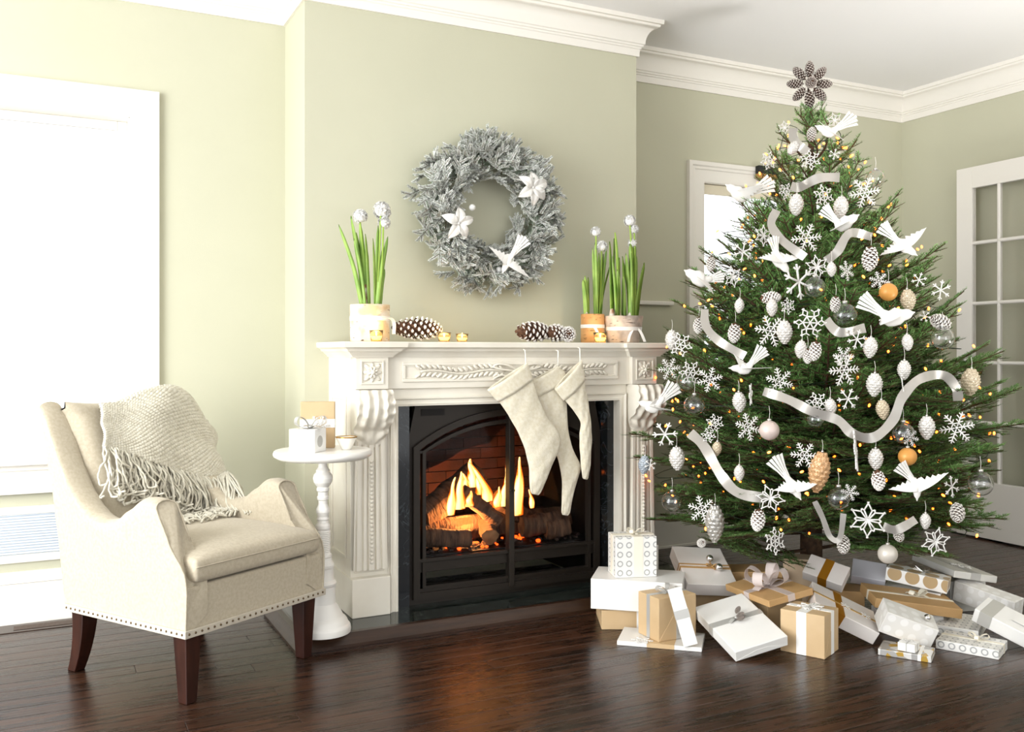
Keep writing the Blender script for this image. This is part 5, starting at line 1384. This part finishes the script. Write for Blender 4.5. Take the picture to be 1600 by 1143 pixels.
def hang_cone(kind, u, v, ln, tilt=0.0, lay=None):
    real = kind == 'pine'; key = kind
    if key not in CONES: CONES[key] = cone_set(1.0, 0.34 if real else (0.25 if kind == 'silver' or kind == 'amber' else 0.34), *( (m_conew, m_snow, False) if real else ({'glass': m_gw, 'tan': m_gt, 'amber': m_ga, 'silver': m_gs, 'blue': m_gb}[kind], None, True)))
    p, px = on_tree(u, v, out=0.035); L_ = ln*px
    nm = {'pine': 'brown white-tipped pinecone', 'glass': 'silvery white glass cone', 'tan': 'champagne glass cone', 'amber': 'long amber glass cone', 'silver': 'long silver glass cone', 'blue': 'bluish silver glass cone'}[kind]
    lb = uniq(nm, u, v); note(u, v, 'pinecone' if real else 'glass cone')
    root = thing('pinecone_ornament' if real else 'glass_cone_ornament', lb, 'pinecone' if real else 'cone ornament', p + Vector((0, 0, L_/2)), VIEW_YAW, group='pinecones on the tree' if real else 'glass cones on the tree')
    M_ = Euler((PI + rf.uniform(-0.1, 0.1), tilt + rf.uniform(-0.15, 0.15), 0)).to_matrix().to_4x4()
    if lay is not None: M_ = Matrix.Translation((0, 0, -L_/2)) @ Euler((lay[0], lay[1], 0)).to_matrix().to_4x4() @ Matrix.Translation((0, 0, -L_/2))
    M_ = M_ @ Matrix.Rotation(rf.uniform(0, 6), 4, 'Z') @ Matrix.Scale(L_, 4)
    a, b = CONES[key]; obj('core' if real else 'glass_body', a, root, M_)
    if b: tag(obj('scales', b, root, M_), kind='stuff')
    if not real: MB().lathe([(0.005, -0.004), (0.005, 0.005), (0.003, 0.007)], 8).build('cap', m_cap, root, smooth=True)
    if lay is None: thread(root, (0, 0, 0.004), 0.045)
for a in [(1268, 210, 24, 0, (0.5, 0)), (1111, 412, 24), (1149, 520, 32), (1092, 508, 26), (1204, 465, 32, 0, (0.2, 1.5)), (1276, 548, 32), (1361, 404, 40), (1306, 475, 26), (1470, 503, 38, 0, (0.3, -1.2)), (1187, 812, 36), (1096, 848, 22, 0, (1.2, 0.2)), (1371, 750, 34), (1318, 850, 32, 0, (2.5, 0.3)), (1496, 800, 36, 0, (2.4, 0.4)), (1404, 835, 26, 0, (2.2, 0.2)), (1262, 556, 24)]:
    hang_cone('pine', a[0], a[1], a[2], a[3] if len(a) > 3 else 0.0, a[4] if len(a) > 4 else None)
for a in [('glass', 1246, 234, 24, 0.6), ('glass', 1245, 320, 33), ('glass', 1315, 324, 33), ('glass', 1156, 478, 22), ('glass', 1206, 481, 26), ('glass', 1225, 519, 36), ('glass', 1253, 546, 27), ('glass', 1050, 531, 30), ('glass', 1299, 421, 22), ('tan', 1417, 469, 34), ('glass', 1417, 535, 25), ('glass', 1361, 543, 32), ('glass', 1154, 628, 31), ('glass', 1057, 716, 36), ('tan', 1121, 701, 22), ('glass', 1155, 739, 24), ('silver', 1117, 818, 58), ('blue', 1008, 726, 28), ('amber', 1285, 738, 64), ('glass', 1367, 601, 36), ('glass', 1413, 578, 30), ('tan', 1518, 597, 42), ('glass', 1448, 668, 36), ('glass', 1368, 717, 33), ('tan', 1377, 640, 30), ('glass', 1297, 636, 26), ('glass', 1446, 814, 24)]:
    hang_cone(a[0], a[1], a[2], a[3], a[4] if len(a) > 4 else 0.0)

# ---- balls
m_clear = mat('clear glass ball', '#FFFFFF', 0.0, trans=1.0, ior=1.08, spec=0.9, coat=1.0)
m_pinkb = mat('frosted blush ball', '#D9C7BE', 0.45, 0.2); m_amb = mat('frosted amber ball', '#D99A4E', 0.4, 0.1); m_pearl = mat('frosted pearl ball', '#D8D0C4', 0.4, 0.2)
BALL = {}
def ball(kind, u, v, d_):
    p, px = on_tree(u, v, out=0.03); R_ = d_*px/2
    mt, nm = {'clear': (m_clear, 'clear glass ball ornament'), 'pink': (m_pinkb, 'matte blush ball ornament'), 'amber': (m_amb, 'matte amber ball ornament'), 'pearl': (m_pearl, 'matte pearl ball ornament')}[kind]
    lb = uniq(nm, u, v); note(u, v, nm.replace(' ornament', ''))
    root = thing('ball_ornament', lb, 'ball ornament', p + Vector((0, 0, R_)), VIEW_YAW, group='ball ornaments on the tree')
    if kind not in BALL:
        pf = [(0.02, -2.0)] + [(math.sin(PI*k/20), -1-math.cos(PI*k/20)) for k in range(1, 19)] + [(0.2, -0.03)]
        if kind == 'clear': pf = pf + [(0.17, -0.05)] + [(0.965*math.sin(PI*k/20), -1-0.965*math.cos(PI*k/20)) for k in range(18, 0, -1)] + [(0.02, -1.965)]
        BALL[kind] = MB().lathe(pf, 28).mesh('ball', mt, True)
    obj('ball', BALL[kind], root, Matrix.Scale(R_, 4))
    MB().lathe([(R_*0.22, -R_*0.06), (R_*0.22, R_*0.16), (R_*0.10, R_*0.20)], 12).build('cap', m_cap, root, smooth=True)
    thread(root, (0, 0, R_*0.2), 0.05)
for a in [('clear', 1368, 279, 28), ('clear', 1320, 492, 38), ('clear', 1473, 528, 36), ('clear', 1273, 449, 34), ('clear', 1085, 633, 33), ('clear', 1072, 596, 30), ('clear', 1050, 783, 32), ('clear', 1532, 755, 38), ('clear', 1411, 676, 34), ('clear', 1310, 778, 36), ('clear', 1274, 655, 28), ('pink', 1202, 672, 31), ('amber', 1388, 456, 28), ('amber', 1418, 713, 28), ('pearl', 1387, 865, 30)]:
    ball(*a)

# ---- satin ribbons looped over the branches
m_silver = mat('silver satin ribbon', '#B9B4AC', 0.3, 0.45, sheen=0.2)
def tree_ribbon(label, pts, w_px, seed):
    rr = random.Random(seed); P = []; px = 0.0034
    for (u, v, o_) in pts: p, px = on_tree(u, v, out=o_); P.append(p)
    base = P[0].copy(); path = smooth_path(P, 8); n = len(path); ac = []
    for k in range(n):
        t = (path[min(k+1, n-1)]-path[max(k-1, 0)]).normalized(); vdir = (path[k]-CAMP).normalized(); a = t.cross(vdir); a = a.normalized() if a.length > 1e-4 else UP
        ac.append((a*math.cos(0.5*math.sin(k*0.35+seed)) + vdir*math.sin(0.5*math.sin(k*0.35+seed))).normalized())
        if k and ac[k].dot(ac[k-1]) < 0: ac[k] = -ac[k]
    mb = MB(); strip(mb, [p-base for p in path], ac, w_px*px); o = mb.build('satin_ribbon', m_silver, None, angle=60); o.location = base
    return tag(o, label, 'ribbon', 'satin ribbons on the tree')
for k, (lab, pts, w) in enumerate([
    ('short silver ribbon hanging near the tree top below the pinecone star', [(1240, 200, 0.05), (1239, 214, 0.07), (1250, 228, 0.06), (1263, 238, 0.03)], 14),
    ('silver ribbon arching across the upper tree under the top dove', [(1236, 290, 0.05), (1250, 292, 0.07), (1280, 278, 0.07), (1312, 277, 0.03)], 15),
    ('silver ribbon twisting down the upper left beside the diving dove', [(1214, 328, 0.05), (1205, 350, 0.07), (1222, 375, 0.07), (1258, 402, 0.04)], 14),
    ('silver ribbon arch in the upper right left of the spread-wing dove', [(1291, 408, 0.04), (1309, 392, 0.07), (1328, 364, 0.08), (1362, 370, 0.04)], 14),
    ('silver ribbon twisting down the left edge at middle height', [(1101, 483, 0.05), (1103, 509, 0.07), (1124, 533, 0.07), (1164, 556, 0.04)], 14),
    ('long silver ribbon swooping across the lower middle of the tree', [(1193, 611, 0.05), (1232, 624, 0.07), (1270, 643, 0.07), (1309, 656, 0.06), (1332, 677, 0.06), (1365, 683, 0.06), (1395, 656, 0.07), (1410, 620, 0.07), (1437, 592, 0.07), (1474, 586, 0.06), (1494, 606, 0.05), (1497, 626, 0.02)], 15),
    ('silver ribbon running diagonally down the lower left of the tree', [(1078, 676, 0.05), (1100, 697, 0.07), (1126, 741, 0.08), (1153, 769, 0.07), (1198, 778, 0.04)], 17),
    ('short silver ribbon under a clear glass ball at middle right', [(1291, 499, 0.04), (1312, 519, 0.07), (1352, 512, 0.03)], 15),
    ('silver ribbon loop hanging at the bottom beside the trunk', [(1273, 783, 0.05), (1285, 808, 0.06), (1297, 838, 0.06), (1312, 841, 0.06), (1318, 802, 0.03)], 9),
    ('short silver ribbon on the bottom right branches', [(1380, 822, 0.04), (1401, 827, 0.06), (1431, 811, 0.03)], 14)]):
    tree_ribbon(lab, pts, w, k)

# ---- pinecone star on top
p = at_d(1265, 131, TC.dot(FWD)); px = TC.dot(FWD)/1450
star = thing('tree_topper', 'star of eight snowy pinecones crowning the tree', 'tree topper', p, VIEW_YAW)
sa = core(1.0, 0.25).mesh('core', m_cone, True); sb_ = cone_scales(1.0, 0.30, 9, 8, 1.0, 0.2, 0.35, 0.12).mesh('scales', [mat('dark brown scale', '#4E3A30', 0.7), mat('greyed tip', '#BDB2A8', 0.7)])
for k in range(8):
    a = k*PI/4 + PI/2; L_ = (27 if k != 4 else 30)*px; d_ = Vector((math.cos(a), 0, math.sin(a)))
    M_ = Matrix.Translation(d_*9*px) @ d_.to_track_quat('Z', 'Y').to_matrix().to_4x4() @ Matrix.Scale(L_, 4)
    c = obj('pinecone', sa, star, M_); tag(obj('scales', sb_, c), kind='stuff')
M_ = Matrix.Translation((0, 0.01, 0)) @ Vector((0, -1, 0)).to_track_quat('Z', 'Y').to_matrix().to_4x4() @ Matrix.Scale(20*px, 4) @ Matrix.Diagonal((1.7, 1.7, 1, 1))
c = obj('centre_pinecone', sa, star, M_); tag(obj('scales', sb_, c), kind='stuff')
MB().tube([(0, 0.02, 0), (0, 0.03, -0.14)], 0.004, 6).build('stake', m_bark2, star)
# ================================================================== GIFTS
def uvmat(name, build, rough=0.4, metal=0.0):
    m = bpy.data.materials.new(name); m.use_nodes = True; nt = m.node_tree; b = nt.nodes['Principled BSDF']; b.inputs['Roughness'].default_value = rough; b.inputs['Metallic'].default_value = metal
    uv = nt.nodes.new('ShaderNodeUVMap'); out = build(nt.nodes, nt.links, uv.outputs[0]); nt.links.new(out, b.inputs['Base Color']); return m
def dot_field(N, L_, vec, cell, offset=(0.5, 0.5)):
    sc_ = N.new('ShaderNodeVectorMath'); sc_.operation = 'SCALE'; sc_.inputs['Scale'].default_value = 1/cell; L_.new(vec, sc_.inputs[0])
    fr = N.new('ShaderNodeVectorMath'); fr.operation = 'FRACTION'; L_.new(sc_.outputs[0], fr.inputs[0])
    sb = N.new('ShaderNodeVectorMath'); sb.operation = 'SUBTRACT'; sb.inputs[1].default_value = (offset[0], offset[1], 0); L_.new(fr.outputs[0], sb.inputs[0])
    ln = N.new('ShaderNodeVectorMath'); ln.operation = 'LENGTH'; L_.new(sb.outputs[0], ln.inputs[0]); return ln.outputs['Value']
def ramp(N, L_, val, stops):
    r = N.new('ShaderNodeValToRGB'); r.color_ramp.interpolation = 'LINEAR'; e = r.color_ramp.elements
    e[0].position = stops[0][0]; e[0].color = lin(stops[0][1]); e[1].position = stops[-1][0]; e[1].color = lin(stops[-1][1])
    for p, c in stops[1:-1]: q_ = e.new(p); q_.color = lin(c)
    L_.new(val, r.inputs['Fac']); return r.outputs[0]
w_, g_ = '#E9E7E1', '#A9A9A6'
m_kraft = mat('kraft paper', '#CDB189', 0.55, col2='#C6A87E', nscale=6, bump=0.04, bscale=90)
m_kraft2 = mat('deep kraft paper', '#BF9A69', 0.55, col2='#B79160', nscale=6, bump=0.04, bscale=90)
m_wpaper = mat('white satin paper', '#E8E6E1', 0.32, bump=0.03, bscale=25)
m_pearl2 = mat('pearl blush paper', '#EADFD8', 0.3, 0.1, col2='#F0EAE4', nscale=5)
m_lilac = mat('silver lilac paper', '#D6D4DA', 0.35, 0.1, col2='#C8C6CC', nscale=4)
m_rings = uvmat('ring print paper', lambda N, L_, v: ramp(N, L_, dot_field(N, L_, v, 0.040), [(0.0, w_), (0.20, w_), (0.22, g_), (0.33, g_), (0.35, w_), (1.0, w_)]))
m_dots = uvmat('pale dot paper', lambda N, L_, v: ramp(N, L_, dot_field(N, L_, v, 0.05), [(0.0, '#EFEDE9'), (0.28, '#EFEDE9'), (0.34, '#E2DFD9'), (1.0, '#E2DFD9')]), 0.3)
m_sdots = uvmat('silver dot paper', lambda N, L_, v: ramp(N, L_, dot_field(N, L_, v, 0.085), [(0.0, '#B9B7B2'), (0.26, '#B9B7B2'), (0.28, '#F4F3F0'), (1.0, '#F4F3F0')]), 0.3)
m_scal = uvmat('white scallop on kraft paper', lambda N, L_, v: ramp(N, L_, dot_field(N, L_, v, 0.075), [(0.0, '#B79C74'), (0.40, '#B79C74'), (0.42, '#F1EFEB'), (1.0, '#F1EFEB')]), 0.3)
def tri(N, L_, v):
    vo = N.new('ShaderNodeTexVoronoi'); vo.inputs['Scale'].default_value = 26; L_.new(v, vo.inputs['Vector']); sp = N.new('ShaderNodeSeparateColor'); L_.new(vo.outputs['Color'], sp.inputs[0])
    o = ramp(N, L_, sp.outputs[0], [(0.0, '#C8A24A'), (0.3, '#C8A24A'), (0.31, '#B8B6B2'), (0.62, '#B8B6B2'), (0.63, '#EFEDE8'), (1.0, '#EFEDE8')]); return o
m_tri = uvmat('gold and silver foil paper', tri, 0.25, 0.4)
m_rsilv = mat('grey silver ribbon', '#BDBBB6', 0.3, 0.3); m_rgold = mat('gold brown ribbon', '#A8701E', 0.3, 0.3); m_rcream = mat('cream ribbon', '#EDE6D4', 0.5); m_rwhite = mat('white ribbon', '#F5F3EE', 0.45)
m_twine = mat('kraft twine', '#B9905A', 0.8); m_orgz = mat('blush organza', '#EBDDD8', 0.4, alpha=0.55); m_sball = mat('silver ball', '#D5D2CD', 0.12, 0.95)
def gift_box(w, d_, h_, m_, parent, name='box'):
    o = MB().box(-w/2, w/2, -d_/2, d_/2, 0, h_).build(name, m_, parent, bevel=min(0.0025, h_*0.08), segs=2)
    uv = o.data.uv_layers.new(name='UVMap')
    for poly in o.data.polygons:
        n = poly.normal
        for li in poly.loop_indices:
            c = o.data.vertices[o.data.loops[li].vertex_index].co
            uv.data[li].uv = (c.y+d_/2, c.z) if abs(n.x) > 0.5 else ((c.x+w/2, c.z) if abs(n.y) > 0.5 else (c.x+w/2, c.y+d_/2))
    return o
def band(parent, dims, axis, pos, wid, m_, name='ribbon'):
    w, d_, h_ = dims; t = 0.0012; mb = MB()
    if axis == 'x':    # loop round the box at x = pos
        a, b = pos*w-wid/2, pos*w+wid/2
        mb.box(a, b, -d_/2-t, d_/2+t, h_, h_+t); mb.box(a, b, -d_/2-t, -d_/2, 0.001, h_); mb.box(a, b, d_/2, d_/2+t, 0.001, h_)
    else:
        a, b = pos*d_-wid/2, pos*d_+wid/2
        mb.box(-w/2-t, w/2+t, a, b, h_, h_+t*1.3); mb.box(-w/2-t*1.3, -w/2, a, b, 0.001, h_); mb.box(w/2, w/2+t*1.3, a, b, 0.001, h_)
    return mb.build(name, m_, parent)
def bow(parent, c, s_, m_, loops=2, tails=2, wid=None, rot=0.0, lift=0.5):
    wid = wid or s_*0.34; c = Vector(c); rb = random.Random(int(c.x*1e4)+int(s_*1e4))
    for k in range(loops):
        a = rot + 2*PI*k/loops + rb.uniform(-0.15, 0.15); dx = Vector((math.cos(a), math.sin(a), 0)); up_ = Vector((0, 0, 1)); ac = Vector((-dx.y, dx.x, 0))
        pts = smooth_path([c, c+dx*s_*0.35+up_*s_*lift*0.75, c+dx*s_*0.8+up_*s_*lift, c+dx*s_*0.95+up_*s_*lift*0.45, c+dx*s_*0.5+up_*s_*0.06, c], 4)
        mb = MB(); n = len(pts); strip(mb, pts, [ac]*n, [wid*(0.4+0.6*math.sin(PI*i/(n-1))) for i in range(n)]); mb.build('bow_loop', m_, parent, angle=60)
    for k in range(tails):
        a = rot + PI/2 + PI*k + rb.uniform(-0.4, 0.4); dx = Vector((math.cos(a), math.sin(a), 0)); ac = Vector((-dx.y, dx.x, 0))
        pts = smooth_path([c+Vector((0, 0, 0.002)), c+dx*s_*0.4+Vector((0, 0, s_*0.18)), c+dx*s_*0.9+Vector((0, 0, 0.004))], 4); mb = MB(); strip(mb, pts, [ac]*len(pts), wid*0.8); mb.build('bow_tail', m_, parent, angle=60)
    MB().sphere(tuple(c+Vector((0, 0, s_*0.10))), s_*0.14, 8, 6, (1, 1, 0.8)).build('knot', m_, parent, smooth=True)
def end_folds(parent, dims, m_):
    w, d_, h_ = dims; t = 0.0009
    for s_ in (-1, 1):
        mb = MB(); x = s_*w/2; x2 = x + s_*t
        vs = [(x, -d_/2+0.002, 0.003), (x, d_/2-0.002, 0.003), (x, d_*0.12, h_*0.56), (x, -d_*0.12, h_*0.56)]
        mb.add(vs + [(x2, p[1]*0.995, p[2]) for p in vs], [(0, 1, 2, 3), (4, 7, 6, 5), (0, 4, 5, 1), (1, 5, 6, 2), (2, 6, 7, 3), (3, 7, 4, 0)]); mb.build('end_fold', m_, parent, fix=True)
def gift(label, p, m_, bands=(), group='wrapped gifts under the tree', folds=True):
    root = thing('gift_box', label, 'gift', p[:3], group=group, rot=tuple(p[6:9])); dims = tuple(abs(x) for x in p[3:6])
    gift_box(*dims, m_, root)
    if folds: end_folds(root, dims, m_)
    for (ax, pos, wid, bm_) in bands: band(root, dims, ax, pos, wid, bm_)
    return root, dims
def flake_part(parent, c, s_, kind, flat=True):
    o = obj('snowflake', FM[kind], parent, Matrix.Translation(Vector(c)) @ (Matrix.Rotation(PI/2, 4, 'X') if flat else Matrix.Identity(4)) @ Matrix.Scale(s_, 4)); return o
def ball_part(parent, c, r): return MB().sphere(tuple(c), r, 16, 12).build('silver_ball', m_sball, parent, smooth=True)

# kraft box at the bottom left of the pile, white box on it, ring-print cube on top
r, d = gift('low kraft gift with a white ribbon beneath the big white box', (2.3319, 3.4407, 0.0003, 0.3, 0.25, 0.0832, 0, 0, -0.4631), m_kraft, [('x', 0.12, 0.07, m_rwhite)])
r, d = gift('large plain white gift carrying the ring-print cube, left of the pile', (2.3305, 3.3904, 0.088, 0.3903, 0.2358, 0.1300, 0, 0, -0.70), m_wpaper)
r, d = gift('ring-print white cube gift on top of the large white box', (2.3125, 3.4152, 0.2185, 0.1843, 0.132, 0.175, 0, 0, -0.3221), m_rings, [('x', 0.05, 0.042, m_rcream), ('y', 0.0, 0.042, m_rcream)], folds=False)
bow(r, (0.01, 0, d[2]+0.002), 0.045, m_rcream, 3, 2)
r, d = gift('thin flat white gift with a kraft band lying on the floor in front', (2.2785, 3.1502, 0.0003, 0.3399, 0.1976, 0.018, 0, 0, -0.7371), m_wpaper, [('x', 0.02, 0.11, m_kraft)])
flake_part(r, (-0.07, -0.075, d[2]+0.003), 0.09, 0)
r, d = gift('kraft cube gift with a silver ribbon on the thin flat gift', (2.3165, 3.1643, 0.0195, 0.1441, 0.1892, 0.1756, 0, 0, -1.5635), m_kraft, [('x', 0.0, 0.022, m_rsilv), ('y', 0.02, 0.022, m_rsilv)])
bow(r, (0, 0.0, d[2]+0.002), 0.055, m_rsilv, 3, 2, rot=0.4)
r, d = gift('slim white gift leaning upright against the kraft cube', (2.3050, 2.9902, 0.0249, 0.057, 0.0213, 0.2311, -0.1329, -0.2741, -0.5104), m_wpaper, folds=False)
mb = MB(); t = 0.0012; mb.box(-d[0]/2-t, d[0]/2+t, -d[1]/2-t, d[1]/2+t, d[2]*0.47, d[2]*0.62); mb.build('ribbon', m_rsilv, r)
r, d = gift('big flat white gift tilted forward with silver ribbon and tiny pinecones', (2.5171, 2.9490, 0.0669, 0.3365, 0.2312, 0.0434, 0.2026, 0.2625, -1.7155), m_wpaper, [('x', -0.06, 0.03, m_rsilv)])
for k, (x, y) in enumerate(((-0.02, 0.0), (-0.045, 0.012), (-0.005, -0.006))):
    c = obj('pinecone', sa, r, Matrix.Translation((x, y, d[2]+0.006)) @ Euler((0.9*(k-1), 0.5, k)).to_matrix().to_4x4() @ Matrix.Scale(0.038, 4)); tag(obj('scales', sb_, c), kind='stuff')
bow(r, (-0.02, 0.0, d[2]+0.001), 0.05, m_rsilv, 0, 2, rot=0.2)
r, d = gift('kraft cube gift with wide white ribbon and a snowflake at the front', (2.7419, 2.7905, 0.0003, 0.1786, 0.1588, 0.1679, 0, 0, -1.1329), m_kraft, [('x', -0.02, 0.040, m_rwhite), ('y', 0.05, 0.032, m_rwhite)])
flake_part(r, (0, 0.01, d[2]+0.006), 0.105, 2)
r, d = gift('foil-patterned gold and silver flat gift nearest the viewer', (3.0470, 2.5788, 0.0003, 0.1929, 0.1300, 0.024, 0, 0, -1.0), m_tri, [('x', 0.28, 0.012, m_rwhite)])
r, d = gift('tiny white gift tied with grey string on the foil-patterned gift', (3.0300, 2.5550, 0.0265, 0.066, 0.060, 0.032, 0, 0, -1.15), m_wpaper, [('x', 0.0, 0.004, m_rsilv), ('y', 0.0, 0.004, m_rsilv)], folds=False)
bow(r, (0, 0, d[2]+0.001), 0.02, m_rsilv, 2, 2, wid=0.003)
r, d = gift('long flat ring-print gift with a cream bow at the front right', (3.3360, 2.5079, 0.0003, 0.2297, 0.1665, 0.036, 0, 0, -1.1362), m_rings, [('y', 0.1, 0.02, m_rcream)])
bow(r, (0.02, 0.017, d[2]+0.002), 0.045, m_rcream, 3, 2, rot=0.6)
r, d = gift('flat ring-print gift without a bow, just behind the cream-bowed one', (3.5072, 2.6845, 0.0003, 0.1645, 0.2493, 0.045, 0, 0, -1.0649), m_rings)
r, d = gift('kraft gift tied with a pink organza bow in the middle of the pile', (2.7536, 3.0383, 0.1720, 0.30, 0.2245, 0.028, 0.1365, -0.0051, -1.65), m_kraft2, [('x', 0.0, 0.035, m_orgz), ('y', 0.0, 0.035, m_orgz)])
bow(r, (0.0, 0.0, d[2]+0.003), 0.095, m_orgz, 4, 3, wid=0.045, rot=0.5, lift=0.8)
r, d = gift('blush pearl gift tied with twine and two silver balls, back left', (2.6671, 3.3809, 0.1768, 0.2346, 0.2662, 0.0606, 0.4477, 0.0757, -0.3152), m_pearl2, [('y', -0.06, 0.012, m_twine), ('y', 0.02, 0.008, m_twine)])
ball_part(r, (0.03, 0.03, d[2]+0.017), 0.017); ball_part(r, (0.055, -0.03, d[2]+0.017), 0.017)
bow(r, (0.03, -0.01, d[2]+0.002), 0.03, m_twine, 2, 2, wid=0.01)
r, d = gift('blush gift with a broad gold brown ribbon beside the trunk', (3.1694, 3.1232, 0.1756, 0.1784, 0.1127, 0.0511, 0.64, 0.2257, -1.053), m_pearl2, [('x', 0.0, 0.040, m_rgold)])
r, d = gift('shiny silver lilac gift behind the large kraft box', (3.4195, 3.1101, 0.1484, 0.1483, 0.1144, 0.0489, 0.544, 0.1053, -0.8448), m_lilac)
r, d = gift('large kraft gift with a cream bow right of the pile middle', (3.3802, 2.8472, 0.0892, 0.3627, 0.2209, 0.0414, 0.0587, 0.1158, -0.5385), m_kraft2, [('y', 0.0, 0.018, m_rcream)])
bow(r, (0.03, 0.0, d[2]+0.002), 0.055, m_rcream, 2, 3, wid=0.024, rot=0.8)
r, d = gift('pale dotted gift tipped on its edge with a small silver ball', (3.1171, 2.6644, 0.0520, 0.2076, 0.1167, 0.0947, 0.2757, 0.332, -0.5951), m_dots)
ball_part(r, (0.06, -0.01, d[2]+0.014), 0.014)
r, d = gift('white gift with gold ribbon and small snowflakes beside the front kraft cube', (2.9618, 2.8506, 0.0856, 0.2789, 0.1836, 0.0589, 0.2505, 0.4426, -0.5973), m_pearl2, [('y', 0.0, 0.012, mat('pale gold ribbon', '#CFA968', 0.35, 0.3)), ('x', -0.1, 0.035, m_rgold)])
flake_part(r, (0.0, 0.0, d[2]+0.004), 0.045, 2); flake_part(r, (0.09, 0.0, d[2]+0.004), 0.045, 2)
r, d = gift('flat silver white gift topmost at the back right of the pile', (3.8033, 2.9581, 0.1677, 0.2173, 0.3231, 0.0313, 0.0253, 0.1601, -0.3016), mat('silver white paper', '#DEDBD4', 0.3, 0.2), [('x', 0.0, 0.05, m_rsilv)])
flake_part(r, (0.02, -0.02, d[2]+0.004), 0.10, 0)
r, d = gift('white gift printed with kraft scallops and topped with silver tinsel', (3.5303, 2.9300, 0.1435, 0.2592, 0.1065, 0.0595, 0.0094, 0.1181, -1.023), m_scal, folds=False)
mb = MB(); rq = random.Random(8)
for k in range(40):
    a = rq.uniform(0, 2*PI); e = rq.uniform(0.1, 1.0); L_ = rq.uniform(0.02, 0.05); mb.tube([(0.02, 0, d[2]+0.002), (0.02+L_*math.cos(a)*math.cos(e), L_*math.sin(a)*math.cos(e), d[2]+0.003+L_*math.sin(e)*0.6)], 0.0008, 3)
tag(mb.build('tinsel', m_sball, r), kind='stuff')
r, d = gift('pale dotted gift with folded end at the right, under the topmost box', (3.7637, 2.7548, 0.0482, 0.2695, 0.0841, 0.0916, 0.0788, 0.1572, -1.3837), m_dots)
r, d = gift('white gift with silver ribbon and a card cut off by the right edge', (3.5320, 2.4804, 0.0545, 0.2583, 0.1329, 0.059, 0.2064, 0.3291, -1.2564), m_wpaper, [('x', -0.32, 0.05, m_rsilv)])
MB().box(0.0, 0.11, -0.02, 0.04, d[2]+0.004, d[2]+0.005).build('gift_card', m_wpaper, r)
# lower layer that carries the others
r, d = gift('kraft gift half hidden below the blush pearl gift with twine', (2.66, 3.41, 0.0003, 0.26, 0.20, 0.112, 0, 0, -0.40), m_kraft, folds=False)
r, d = gift('kraft gift mostly hidden below the organza-bowed gift', (2.80, 3.09, 0.0003, 0.22, 0.18, 0.160, 0, 0, -1.65), m_kraft, folds=False)
r, d = gift('orange kraft gift behind the organza bow, back of the pile', (2.94, 3.36, 0.0003, 0.24, 0.16, 0.19, 0, 0, -0.42), m_kraft2, folds=False)
c = at_d(1247, 900, 4.36); r, d = gift('pale kraft gift standing at the back, left of the gold-ribboned gift', (c.x, c.y, 0.0003, 0.13, 0.12, 0.235, 0, 0, -0.8), mat('pale kraft paper', '#D8BFA0', 0.5), folds=False)
r, d = gift('kraft gift standing between the gold-ribboned and lilac gifts', (3.27, 3.12, 0.0003, 0.17, 0.15, 0.118, 0, 0, -0.7), m_kraft2, folds=False)
r, d = gift('white gift hidden beneath the scallop-printed gift', (3.53, 2.95, 0.0003, 0.24, 0.12, 0.125, 0, 0, -1.02), m_wpaper, folds=False)
r, d = gift('white gift hidden under the topmost silver white box', (3.83, 2.97, 0.0003, 0.18, 0.20, 0.142, 0, 0, -0.3), m_wpaper, folds=False)
r, d = gift('low white gift hidden under the large kraft box', (3.38, 2.86, 0.0003, 0.26, 0.15, 0.062, 0, 0, -0.54), m_wpaper, folds=False)

# ---- on the pedestal table
G = 'gifts on the pedestal table'
r, d = gift('small white gift with silver dots and a silver bow on the pedestal table', (0.945, 3.705, TABLE_Z+0.0003, 0.115, 0.095, 0.092, 0, 0, -0.75), m_sdots, [('x', 0.1, 0.022, m_rsilv)], group=G, folds=False)
bow(r, (0.012, 0, d[2]+0.001), 0.07, m_rsilv, 2, 2, rot=0.9, lift=0.7)
r, d = gift('upright kraft gift with white ribbon and lace snowflake on the pedestal table', (1.020, 3.83, TABLE_Z+0.0003, 0.140, 0.045, 0.192, 0, 0, -TH+0.12), m_kraft, group=G, folds=False)
mb = MB(); mb.box(-0.0713, 0.0713, -0.0238, 0.0238, 0.085, 0.120); mb.build('ribbon', m_rwhite, r)
flake_part(r, (0.005, -0.030, 0.095), 0.088, 0, flat=False)
b = thing('bowl', 'small white footed bowl with a gold rim on the pedestal table', 'bowl', (1.105, 3.705, TABLE_Z+0.0003))
MB().lathe([(0.018, 0), (0.020, 0.004), (0.030, 0.022), (0.042, 0.046), (0.0435, 0.052), (0.040, 0.052), (0.028, 0.024), (0.002, 0.010)], 28).build('body', mat('glazed white', '#F4EFE4', 0.2), b, smooth=True)
MB().lathe([(0.0438, 0.049), (0.0446, 0.0535), (0.0395, 0.0535), (0.0395, 0.050)], 28, cap=False).build('rim', mat('gold', '#B58A3C', 0.25, 1.0), b, smooth=True)
